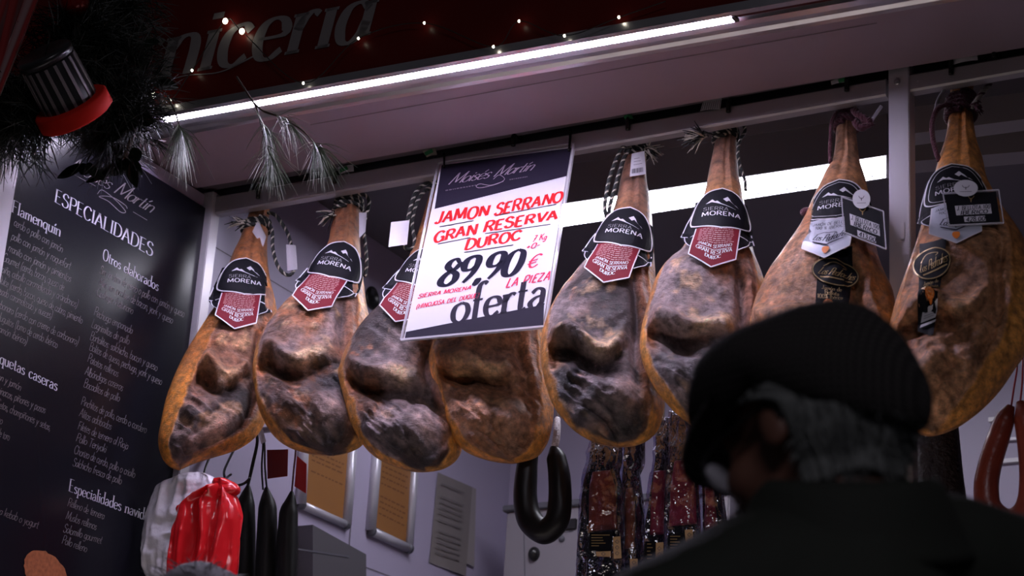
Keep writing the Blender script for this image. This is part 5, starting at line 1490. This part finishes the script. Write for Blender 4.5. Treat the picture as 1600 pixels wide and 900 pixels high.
# ------------------------------------------------------------------ unseen counter added below the frame, with a fill lamp for the ham bottoms
t = thing('added_bounce_counter', (-2.2, 3.5, 0), 'unseen white counter added below the hams to bounce light up', 'counter')
mb = MB().box((-3.10, 3.25, 0), (-0.6, 3.80, 1.05), bev=.01); obj('body', mb, mat('white_counter_body', (.55, .53, .55), .4), t)
mb = MB().box((-3.11, 3.22, 1.05), (-0.59, 3.83, 1.09), bev=.008); obj('top', mb, mat('pale_counter_top', (.6, .57, .55), .3), t)
area_lamp('low_fill_lamp', (-2.0, 3.15, 1.25), (-2.0, 3.9, 2.4), (2.2, 0.12), 2.6, (1.0, 0.86, 0.78))  # invented fill lamp, lifts the dark lower halves of the hams

# ------------------------------------------------------------------ people
def remesh(mb, voxel, smooth=4):
    me = bpy.data.meshes.new('tmp'); me.from_pydata(mb.v, [], mb.f); me.update()
    o = bpy.data.objects.new('tmp', me); COL.objects.link(o)
    m = o.modifiers.new('r', 'REMESH'); m.mode = 'VOXEL'; m.voxel_size = voxel
    s_ = o.modifiers.new('s', 'SMOOTH'); s_.iterations = smooth; s_.factor = .5
    dg = bpy.context.evaluated_depsgraph_get(); ev = o.evaluated_get(dg); e = ev.to_mesh()
    out = MB(); n = len(e.vertices); co = np.empty(n*3); e.vertices.foreach_get('co', co)
    out.v = [tuple(p) for p in co.reshape(-1, 3)]; out.f = [tuple(p.vertices) for p in e.polygons]; out.m = [0]*len(out.f)
    ev.to_mesh_clear(); bpy.data.objects.remove(o, do_unlink=True); bpy.data.meshes.remove(me)
    return out
def limb(mb, pts, rad, n=14):
    P = catmull(pts, 6) if len(pts) > 2 else np.array(pts, float)
    R = np.interp(np.linspace(0, 1, len(P)), np.linspace(0, 1, len(rad)), rad)
    mb.tube(P, R, n)
    for e, r in ((P[0], R[0]), (P[-1], R[-1])): mb.ell(e, (r, r, r), nu=14, nv=8)
def frame3(az, pitch, rollz=0):
    f = np.array([math.cos(az)*math.cos(pitch), math.sin(az)*math.cos(pitch), math.sin(pitch)])
    r = np.array([math.sin(az), -math.cos(az), 0]); u = np.cross(r, f)
    c, s_ = math.cos(rollz), math.sin(rollz)
    r, u = c*r+s_*u, -s_*r+c*u
    return np.stack([r, f, u], 1)
M['skin'] = mat('weathered_skin', (.17, .075, .05), .5, noise=.15, nscale=30)
M['coat'] = mat('dark_olive_coat', (.018, .022, .015), .8, noise=.25, nscale=9, bump=.25, bscale=300)
M['coat2'] = mat('dark_grey_coat', (.015, .015, .017), .8, noise=.2, nscale=9)
M['trouser'] = mat('dark_trousers', (.02, .02, .025), .8)
M['shoe'] = mat('black_leather_shoe', (.015, .013, .012), .4)
def tweed():
    m = mat('brown_grey_tweed', (.05, .045, .042), .95, bump=.4, bscale=350)
    nt = m.node_tree; b = nt.nodes['Principled BSDF']; tc = nt.nodes.new('ShaderNodeTexCoord')
    a = []
    for d in ('X', 'Z'):
        w = nt.nodes.new('ShaderNodeTexWave'); w.bands_direction = d; w.inputs['Scale'].default_value = 42; w.inputs['Distortion'].default_value = .4
        nt.links.new(tc.outputs['Object'], w.inputs['Vector']); a.append(w)
    mx = nt.nodes.new('ShaderNodeMath'); mx.operation = 'MULTIPLY'
    nt.links.new(a[0].outputs['Fac'], mx.inputs[0]); nt.links.new(a[1].outputs['Fac'], mx.inputs[1])
    c = nt.nodes.new('ShaderNodeMix'); c.data_type = 'RGBA'; c.inputs['A'].default_value = (.014, .012, .012, 1); c.inputs['B'].default_value = (.065, .058, .054, 1)
    nt.links.new(mx.outputs[0], c.inputs['Factor']); nt.links.new(c.outputs['Result'], b.inputs['Base Color'])
    return m
M['tweed'] = tweed()
def hair_mat(name, c):
    return mat(name, c, .55, noise=.5, nscale=40, stretch=(4, 4, .6), bump=.5, bscale=110)
def person(H0, az, pitch, body_az, neck, shL, shR, label, coat, hairc, cap=False, glasses=False, rollz=0):
    F = frame3(az, pitch, rollz); hp_ = lambda p: H0+F@np.array(p, float)
    Bf = frame3(body_az, 0)
    gx, gy = neck[0], neck[1]
    bp = lambda x, y, z: np.array([gx, gy, 0])+Bf@np.array([x, y, z], float)
    root = thing('person', (gx, gy, 0), label, 'person')
    zs = (shL[2]+shR[2])/2
    # body: one continuous surface
    mb = MB(); E_ = lambda c, r, nu=20, nv=14: mb.ell(hp_(c), r, rot=F, nu=nu, nv=nv)
    E_((0, -.012, .032), (.076, .098, .090)); E_((0, .036, -.040), (.060, .066, .085)); E_((0, .055, -.088), (.042, .044, .038))
    E_((0, .108, -.032), (.013, .022, .020), 12, 8); E_((0, .098, -.012), (.010, .016, .030), 12, 8); E_((0, .086, .014), (.050, .020, .013))
    for sx in (-1, 1):
        E_((sx*.077, -.010, -.022), (.010, .021, .034), 14, 10); E_((sx*.072, .002, -.022), (.010, .010, .020), 10, 8)
        E_((sx*.031, .084, -.012), (.014, .012, .010), 10, 8); E_((sx*.040, .062, -.045), (.026, .032, .028))
    E_((0, .097, -.070), (.024, .010, .007), 12, 8); E_((0, .095, -.081), (.020, .010, .007), 12, 8)
    limb(mb, [hp_((0, -.02, -.03)), hp_((0, -.03, -.09))*.6+neck*.4, neck, neck-np.array([0, 0, .06])], [.058, .056, .060, .075])
    hips = [bp(sx*.09, 0, zs-.52) for sx in (-1, 1)]
    limb(mb, [neck-np.array([0, 0, .04]), bp(0, 0, zs-.12), bp(0, .0, zs-.32), bp(0, 0, zs-.52)], [.09, .135, .13, .135])
    hands = []
    for sh, sx in ((shL, -1), (shR, 1)):
        el = sh+Bf@np.array([sx*.05, .04, -.29]); wr_ = el+Bf@np.array([-sx*.05, .22, .05])
        limb(mb, [neck-np.array([0, 0, .05]), sh], [.06, .055]); limb(mb, [sh, el, wr_], [.052, .042, .028])
        pc = wr_+Bf@np.array([-sx*.01, .055, -.005]); mb.ell(pc, (.036, .046, .016), rot=Bf, nu=14, nv=10)
        for k, (dx, ln) in enumerate(((-.027, .068), (-.009, .078), (.009, .074), (.026, .058))):
            b0 = pc+Bf@np.array([dx, .036, 0]); limb(mb, [b0, b0+Bf@np.array([dx*.15, ln*.5, -.004]), b0+Bf@np.array([dx*.2, ln*.85, -.022])], [.0095, .0085, .007], 8)
        tb_ = pc+Bf@np.array([-sx*.030, -.012, 0]); limb(mb, [tb_, tb_+Bf@np.array([-sx*.024, .026, -.006]), tb_+Bf@np.array([-sx*.028, .052, -.014])], [.012, .0105, .008], 8)
    for hpv, sx in zip(hips, (-1, 1)):
        kn = bp(sx*.10, .03, .48); an = bp(sx*.10, -.01, .09)
        limb(mb, [hpv, kn, an], [.085, .058, .040]); limb(mb, [an, bp(sx*.105, .10, .035)], [.035, .028])
    body = remesh(mb, .0085, 3)
    obj('body', body, M['skin'], root, True)
    # coat
    mb = MB()
    limb(mb, [neck-np.array([0, 0, .055]), bp(0, -.01, zs-.14), bp(0, -.005, zs-.34), bp(0, 0, zs-.60), bp(0, 0, zs-.72)], [.10, .165, .165, .175, .18])
    for sh, sx in ((shL, -1), (shR, 1)):
        el = sh+Bf@np.array([sx*.05, .04, -.29]); wr_ = el+Bf@np.array([-sx*.05, .20, .045])
        limb(mb, [neck-np.array([0, 0, .035]), (neck+sh)/2+np.array([0, 0, -.012]), sh], [.075, .085, .080]); limb(mb, [sh, el, wr_], [.082, .066, .050])
        limb(mb, [sh+np.array([0, 0, -.06]), bp(sx*.10, -.03, zs-.22)], [.085, .14])
    cm = remesh(mb, .011, 8)
    V = np.array(cm.v); V += (.006*fbm(V, (9, 9, 5), 3, 3))[:, None]*np.array([[.5, -.8, .2]]); cm.v = [tuple(v) for v in V]
    ct = obj('coat', cm, coat, root, True)
    # stand collar folded over
    ax = hp_((0, -.03, -.09))-neck; ax = ax/np.linalg.norm(ax)*.6+np.array([0, 0, .4]); ax /= np.linalg.norm(ax)
    e1 = np.cross(ax, Bf[:, 1]); e1 /= np.linalg.norm(e1); e2 = np.cross(ax, e1)
    e2 = -e2 if np.dot(e2, Bf[:, 1]) < 0 else e2
    rows = []
    for (r, z) in ((.074, -.03), (.077, .02), (.080, .046), (.086, .052), (.095, .040), (.106, .012), (.120, -.020), (.124, -.028)):
        row = []
        for j in range(61):
            a = math.radians(-235+290*j/60)            # open at the throat
            open_ = max(0, abs(j-30)/30-.55)
            row.append(neck+e1*math.cos(a)*r*1.05+e2*(math.sin(a)*r+.012)+ax*(z*(1-open_*.9)-.02*open_))
        rows.append(row)
    mb = MB(); mb.grid(rows); co = obj('collar', mb, coat, root, True)
    so = co.modifiers.new('thickness', 'SOLIDIFY'); so.thickness = .006
    # trousers and shoes
    mb = MB()
    for hpv, sx in zip(hips, (-1, 1)):
        limb(mb, [hpv, bp(sx*.10, .03, .48), bp(sx*.10, -.01, .10)], [.105, .080, .068])
    mb.ell(bp(0, 0, zs-.55), (.15, .12, .12), rot=Bf)
    obj('trousers', remesh(mb, .014, 4), M['trouser'], root, True)
    for sx in (-1, 1):
        mb = MB(); limb(mb, [bp(sx*.10, -.03, .05), bp(sx*.104, .06, .045), bp(sx*.108, .15, .036)], [.048, .045, .036])
        V = np.array(mb.v); V[:, 2] = np.maximum(V[:, 2], 0.001); mb.v = [tuple(v) for v in V]
        obj('shoe', mb, M['shoe'], root, True)
    # hair
    rows = []; top = .012 if cap else .13
    for i in range(26):
        v = i/25; row = []
        for j in range(91):
            z = top+(-.096-top)*v
            hr_ = 82+34*float(sstep(-.015, .025, z))
            a = math.radians(-90-hr_+2*hr_*j/90) if cap else 2*math.pi*j/90
            q = max(.02, 1-((z-.030)/.104)**2) if not cap else max(.32, 1-((z-.035)/.125)**2)
            r = math.sqrt(q)
            n1 = math.sin(j*1.9+3*math.sin(v*4+j*.13))*.0011+math.sin(j*3.3+v*7)*.0009
            k = .0055+n1+.0035*math.sin(v*8+j*.22)
            row.append(hp_((math.cos(a)*(.082*r+k), -.012+math.sin(a)*(.104*r+k), z)))
        rows.append(row)
    mb = MB(); mb.grid(rows)
    hr = obj('hair', mb, hairc, root, True); so = hr.modifiers.new('thickness', 'SOLIDIFY'); so.thickness = .008; so.offset = -1
    rnd = random.Random(9); mb = MB()
    for i in range(900):
        if cap: a = math.radians(-90+rnd.uniform(-84, 84)); z = rnd.uniform(-.092, -.02)
        else: a = rnd.uniform(0, 2*math.pi); z = rnd.uniform(.03, .128)
        q = max(.02, 1-((z-.030)/.104)**2) if not cap else max(.32, 1-((z-.035)/.125)**2); r = math.sqrt(q)
        b0 = np.array([math.cos(a)*.086*r, -.012+math.sin(a)*.108*r, z])
        d_ = np.array([math.cos(a)*rnd.uniform(.1, .5), math.sin(a)*rnd.uniform(.1, .5), rnd.uniform(-1, -.3) if cap else rnd.uniform(-.3, .6)])+np.array([rnd.gauss(0, .3), rnd.gauss(0, .3), 0])
        L_ = rnd.uniform(.012, .03)*(1 if cap else 1.7)
        mb.tube([hp_(b0), hp_(b0+d_*L_*.6), hp_(b0+d_*L_+np.array([0, 0, -.003]))], [.0011, .0009, .0003], 4)
    obj('loose_hair', mb, hairc, hr, True)
    if cap:
        rows = []
        prof = [(.080, .100, .018), (.090, .112, .020), (.104, .128, .034), (.113, .139, .054), (.112, .138, .074), (.100, .124, .094), (.078, .098, .108), (.048, .060, .117), (.015, .02, .120)]
        for k, (rx, ry, z) in enumerate(prof):
            row = []
            for j in range(65):
                a = 2*math.pi*j/64
                x, y = rx*math.cos(a), ry*math.sin(a)+.004
                zz = z*.98-.012+min(0, y)*(.70 if k < 3 else .48 if k < 5 else .2 if k < 6 else .1)+.006*math.sin(3*a+1)*(1 if 2 < k < 7 else 0)-(.022 if y > .06 and k > 2 else 0)*min(1, (y-.06)/.05)
                row.append(hp_((x, y, zz+.012)))
            rows.append(row)
        mb = MB(); mb.grid(rows[::-1]); cp = obj('flat_cap', mb, M['tweed'], root, True)
        so = cp.modifiers.new('sub', 'SUBSURF'); so.levels = so.render_levels = 1
        up_, lo_ = [], []
        for i in range(9):
            u = i/8; row = []; row2 = []
            for j in range(33):
                a = math.radians(25+130*j/32); k = math.sin(math.pi*j/32)**.7
                x = math.cos(a)*(.094+.018*u); y = math.sin(a)*(.106)+.004+.058*u*k; z = .034-.030*u*k-.010*abs(math.cos(a))*u
                row.append(hp_((x, y, z+.006))); row2.append(hp_((x, y, z)))
            up_.append(row); lo_.append(row2)
        mb = MB(); mb.grid(up_); mb.grid([r[::-1] for r in lo_]); mb.grid([up_[-1][::-1], lo_[-1][::-1]])
        obj('visor', mb, M['tweed'], cp, True)
    if glasses:
        mb = MB()
        for sx in (-1, 1):
            ring = [hp_((sx*.034+.024*math.cos(a), .112, -.018+.018*math.sin(a))) for a in np.linspace(0, 2*math.pi, 25)[:-1]]
            mb.tube(ring, .0022, 7, closed=True)
            mb.tube(catmull([hp_((sx*.058, .111, -.012)), hp_((sx*.074, .09, -.010)), hp_((sx*.083, .03, -.006)), hp_((sx*.086, -.012, -.006)), hp_((sx*.084, -.028, -.026))], 5), .0020, 7)
        mb.tube(catmull([hp_((-.011, .113, -.012)), hp_((0, .120, -.008)), hp_((.011, .113, -.012))], 4), .0020, 7)
        gl = obj('glasses', mb, M['black_plastic'], root, True)
        for sx in (-1, 1):
            mb = MB(); mb.ell(hp_((sx*.034, .112, -.018)), (.023, .0016, .017), rot=F)
            obj('lens', mb, mat('spectacle_lens', (.75, .73, .8), .08, alpha=.55, spec=.8) if 'lens' not in M else M['lens'], gl, True); M['lens'] = bpy.data.materials['spectacle_lens']  # near-white lens colour stands in for reflected light
        mb = MB()
        for i in range(160):
            u = rnd.uniform(-1, 1); b0 = np.array([u*.030, .103-abs(u)*.010, -.058+rnd.uniform(-.006, .003)])
            mb.tube([hp_(b0), hp_(b0+np.array([u*.006, .006, -.010]))], [.0012, .0005], 4)
        obj('moustache', mb, mat('white_moustache_hair', (.6, .58, .6), .6), root, True)
    return root
AZ = math.radians(120)                                   # straight away from the photographer
dep = 2.2
person(at_depth(1272, 664, dep), AZ+math.radians(38), math.radians(-15), AZ+math.radians(10), at_depth(1332, 826, 2.14), at_depth(1040, 1000, 2.06), at_depth(1600, 925, 2.24),
    'elderly person in a flat tweed cap, glasses and dark olive coat, looking down', M['coat'], hair_mat('white_grey_hair', (.17, .18, .17)), cap=True, glasses=True)
person(at_depth(304, 1024, 3.3), AZ+math.radians(5), math.radians(-5), AZ, at_depth(306, 1190, 3.3), at_depth(130, 1260, 3.25), at_depth(490, 1235, 3.38),
    'person with tousled grey hair, only the top of the head showing below the plastic bags', M['coat2'], hair_mat('tousled_grey_hair', (.15, .145, .16)))
# ------------------------------------------------------------------ christmas decoration at the street side
M['needle'] = mat('grey_green_pine_needles', (.12, .15, .10), .5)
M['needle_dark'] = mat('dark_green_pine_needles', (.005, .008, .0045), .55)
M['leaf'] = mat('dark_glossy_leaf', (.007, .012, .006), .3, noise=.4, nscale=30)
M['twig'] = mat('brown_twig', (.045, .028, .018), .7)
YG = 3.31
G = lambda x, y, d=0.0: at(x, y, 'Y', YG+d)
t = gar = thing('pine_garland', G(150, 120), 'dark pine and leaf garland hanging in front of the red fascia over the menu board', 'garland')
rnd = random.Random(21)
main = catmull([G(-60, 190, -.26), G(40, 185, -.25), G(90, 120, -.2), G(130, 60, -.14), G(150, 120, -.1), G(180, 190, -.08), G(198, 150, -.06), G(178, 60, -.04), G(185, -20, -.02)], 14)
mb = MB(); mb.tube(main, .008, 8); mb.tube(catmull([G(200, 60, -.02), G(225, 130, -.05), G(215, 190, -.06), G(195, 245, -.07)], 8), .006, 8); obj('branch', mb, M['twig'], t, True)
def needles(mb, stem, n, L, spread, droop=.2, r=.0007, start=.25):
    S_ = np.array(stem)
    for i in range(n):
        k = start+(1-start)*rnd.random(); f = k*(len(S_)-1); j = min(int(f), len(S_)-2); p = S_[j]+(S_[j+1]-S_[j])*(f-j)
        d = S_[j+1]-S_[j]; d = d/np.linalg.norm(d)
        v = d*rnd.uniform(.5, 1.0)+np.array([rnd.gauss(0, spread) for _ in range(3)])+np.array([0, 0, -droop]); v /= np.linalg.norm(v)
        l = L*rnd.uniform(.6, 1.1)
        mb.tube([p, p+v*l*.5+np.array([0, 0, -.001]), p+v*l+np.array([0, 0, -.010*droop*5*l/.08])], [r, r, r*.4], 3, caps=False)
# dense dark foliage of the garland
mb = MB()
for i in range(0, len(main)-1):
    p = main[i]
    for q in range(9):
        d = np.array([rnd.gauss(0, .6), rnd.gauss(0, .4), rnd.gauss(0, .6)]); d /= np.linalg.norm(d)
        st = [p, p+d*.05, p+d*rnd.uniform(.08, .12)+np.array([0, 0, -.01])]
        needles(mb, st, 16, .06, .45, .1, .0010, .0)
fo = obj('needles', mb, M['needle_dark'], t); fo['kind'] = 'stuff'
def sprig(pts, n, L, spread, m, start=.5, droop=.15, r=.0007, extra=()):
    st = catmull(pts, 8); mb = MB(); mb.tube(st, np.linspace(.0024, .0012, len(st)), 6)
    o = obj('pine_sprig', mb, M['twig'], t, True)
    mb = MB(); needles(mb, st, n, L, spread, droop, r, start)
    for (q, n2, s2) in extra: needles(mb, catmull(q, 6), n2, L, spread, droop, r, s2)
    no = obj('needles', mb, m, o); no['kind'] = 'stuff'
sprig([G(370, 120), G(398, 164), G(404, 180), G(410, 205), G(420, 236), G(424, 252)], 110, .085, .34, M['needle'], .72, .35)
sprig([G(396, 160), G(412, 174), G(440, 184), G(470, 202), G(490, 222), G(496, 232)], 120, .088, .32, M['needle'], .78, .32)
sprig([G(404, 180), G(412, 196), G(417, 206)], 60, .08, .4, M['needle'], .3, .4)
sprig([G(412, 174), G(440, 184), G(456, 196)], 60, .08, .4, M['needle'], .3, .3)
sprig([G(262, 150), G(274, 176), G(280, 196), G(283, 206)], 110, .11, .32, M['needle'], .6, .4)
sprig([G(20, 200, -.1), G(40, 215, -.1), G(52, 232, -.1)], 40, .07, .25, M['needle'], .6, .3)
# broad leaves
def leaf(c, d, w, L, curl):
    d = np.array(d, float); d /= np.linalg.norm(d); sd = np.cross(d, [rnd.gauss(0, .3), -1, rnd.gauss(0, .3)]); sd /= np.linalg.norm(sd); nn = np.cross(sd, d)
    rows = []
    for i in range(9):
        u = i/8; ww = w*math.sin(math.pi*min(u*.95+.03, 1))**.8
        rows.append([c+d*L*u+sd*ww*s_+nn*(curl*u*u*L+.25*abs(s_)*ww) for s_ in (-1, -.5, 0, .5, 1)])
    mb = MB(); mb.grid(rows); return mb
for i in range(64):
    if i < 40: x, y = rnd.uniform(125, 250), rnd.uniform(165, 262)
    else: x, y = rnd.uniform(120, 262), rnd.uniform(60, 180)
    if y > 215 and x > 215: x -= 40
    c = G(x, y, -.06+rnd.uniform(-.04, .03))
    d = np.array([rnd.gauss(0, .7), rnd.gauss(0, .4), rnd.uniform(-1.0, .3)])
    obj('leaf', leaf(c, d, rnd.uniform(.011, .018), rnd.uniform(.045, .07), rnd.uniform(-.3, .3)), M['leaf'], t, True)
# fairy lights, and tiny bulbs standing in for their reflections
M['bulb'] = mat('lit_fairy_bulb', (1, .95, .8), .3, emit=9, ecol=(1, .93, .72))
M['wire'] = mat('dark_green_wire', (.01, .014, .01), .5)
wire_pts = [(160, 60), (188, 82), (215, 110), (241, 149), (266, 157), (300, 110), (352, 33), (378, 49), (474, 130), (560, 60), (663, 36), (771, 73), (811, 33), (882, 56), (967, 27), (1040, 2)]
wire = [fas(0, -.045, ZS)*0+on_plane(x, y, fas(0, -.045, ZS), fn) for x, y in wire_pts]
mb = MB(); mb.tube(catmull(wire, 8), .0012, 5); tag(obj('fairy_light_wire', mb, M['wire'], None, True), 'thin dark wire of the fairy lights strung along the red fascia', 'wire')
big = {1: 'fairy light left of the pine sprigs, nearest the striped drum', 3: 'fairy light among the leaves above the start of the light strip', 6: 'upper one of two bright fairy lights over the fascia lettering', 7: 'lower one of two bright fairy lights over the fascia lettering'}
proto = None
for k in range(1, 15):
    p = wire[k]; r = .0062 if k in big else .0028
    if k in big:
        mb = MB(); mb.ell(p, (r, r, r*1.2), nu=14, nv=10); o = obj('fairy_light_or_glint', mb, M['bulb'], None, True)
        tag(o, big[k], 'fairy light', 'fairy lights on the fascia')
    else:  # lit dots added where the glossy fascia mirrors the fairy lights
        nm = {4: 'tiny bulb imitating a fairy light reflection just right of the leaves', 8: 'tiny bulb imitating a fairy light reflection between the fascia lettering and the light strip', 9: 'tiny bulb imitating a dim fairy light reflection past the end of the fascia lettering', 10: 'tiny bulb imitating a fairy light reflection over the price sign side of the fascia', 11: 'tiny bulb imitating a low fairy light reflection close above the light strip', 12: 'tiny bulb imitating a fairy light reflection on the middle of the dark red fascia', 13: 'tiny bulb imitating a fairy light reflection close above the light strip, towards its far end', 14: 'tiny bulb imitating a fairy light reflection above the barcode tagged ham', 2: 'tiny bulb imitating a fairy light reflection between two bright ones beside the leaves', 5: 'tiny bulb imitating a fairy light reflection below the c of the fascia lettering'}[k]
        mb = MB(); mb.ell(p, (r, r, r*1.2), nu=10, nv=8); o = obj('fairy_light_or_glint', mb, M['bulb'], None, True)
        tag(o, nm, 'fairy light', 'fairy lights on the fascia')
# striped toy drum
dc = at(94, 132, 'Y', 3.0)
axd = (-.41*_r+.91*_u)*math.cos(math.radians(24))-_d*math.sin(math.radians(24)); axd /= np.linalg.norm(axd)
ex = np.cross([0, 0, 1.0], axd); ex /= np.linalg.norm(ex); ey = np.cross(axd, ex); R3 = np.stack([ex, ey, axd], 1)
t = thing('striped_drum', dc, 'black toy drum with silver stripes and a wide red hoop, hung before the garland', 'ornament')
mb = MB(); mb.lathe([(.001, -.066), (.060, -.066), (.061, -.060), (.058, .062), (.055, .066), (.001, .066)], dc, R3, 48); obj('shell', mb, M['black_plastic'], t, True)
M['silver'] = mat('silver_stripe', (.20, .17, .18), .35, .4)
for k in range(18):
    a = 2*math.pi*k/18; mb = MB()
    f = lambda da, z, rr: dc+R3@np.array([rr*math.cos(a+da), rr*math.sin(a+da), z])
    mb.hexa([f(-.06, -.055, .0595), f(.06, -.055, .0595), f(.06, .055, .0582), f(-.06, .055, .0582)], R3@np.array([math.cos(a)*.0025, math.sin(a)*.0025, 0])); obj('silver_stripe', mb, M['silver'], t)
mb = MB(); mb.lathe([(.060, -.082), (.074, -.084), (.083, -.078), (.083, -.048), (.078, -.044), (.062, -.044)], dc, R3, 56); obj('red_hoop', mb, mat('red_hoop', (.42, .012, .006), .75, spec=.1), t, True)
mb = MB(); mb.lathe([(.001, .064), (.056, .064), (.061, .060), (.062, .074), (.057, .078), (.001, .072)], dc, R3, 48); obj('dark_rim', mb, M['black_plastic'], t, True)
mb = MB(); mb.tube(catmull([dc+axd*.07, dc+axd*.10+np.array([0, .03, .03]), G(70, 40, -.12)], 6), .0015, 6); obj('hanging_cord', mb, M['wire'], t, True)
# red cloth hanging behind it
rows = []
for i in range(24):
    v = i/23; row = []
    for j in range(60):
        u = j/59; x = -70+145*u-78*v*u; y = -40+190*v+6*math.sin(u*9)*v
        row.append(at(x, y, 'Y', 2.96+.022*math.sin(u*17+1.5*v)+.01*math.sin(u*31)))
    rows.append(row)
mb = MB(); mb.grid(rows); o = obj('red_cloth', mb, mat('dark_red_cloth', (.22, .006, .005), .8, sheen=.3), None, True)
so = o.modifiers.new('thickness', 'SOLIDIFY'); so.thickness = .003
tag(o, 'dark red cloth hanging behind the striped drum', 'cloth')
bc_ = at(116, 2, 'Y', 3.1)
t = thing('bauble', bc_, 'shiny red bauble above the striped drum', 'ornament')
mb = MB(); mb.ell(bc_, (.034, .034, .034), nu=32, nv=20); obj('ball', mb, mat('glossy_red_bauble', (.18, .004, .003), .12, .3, coat=.5), t, True)
mb = MB(); mb.lathe([(.001, .031), (.009, .031), (.009, .041), (.001, .041)], bc_, None, 16); mb.tube(catmull([bc_+[0, 0, .04], bc_+[0, .01, .07], G(130, -50, -.1)], 5), .001, 5); obj('cap', mb, M['gold'], t, True)
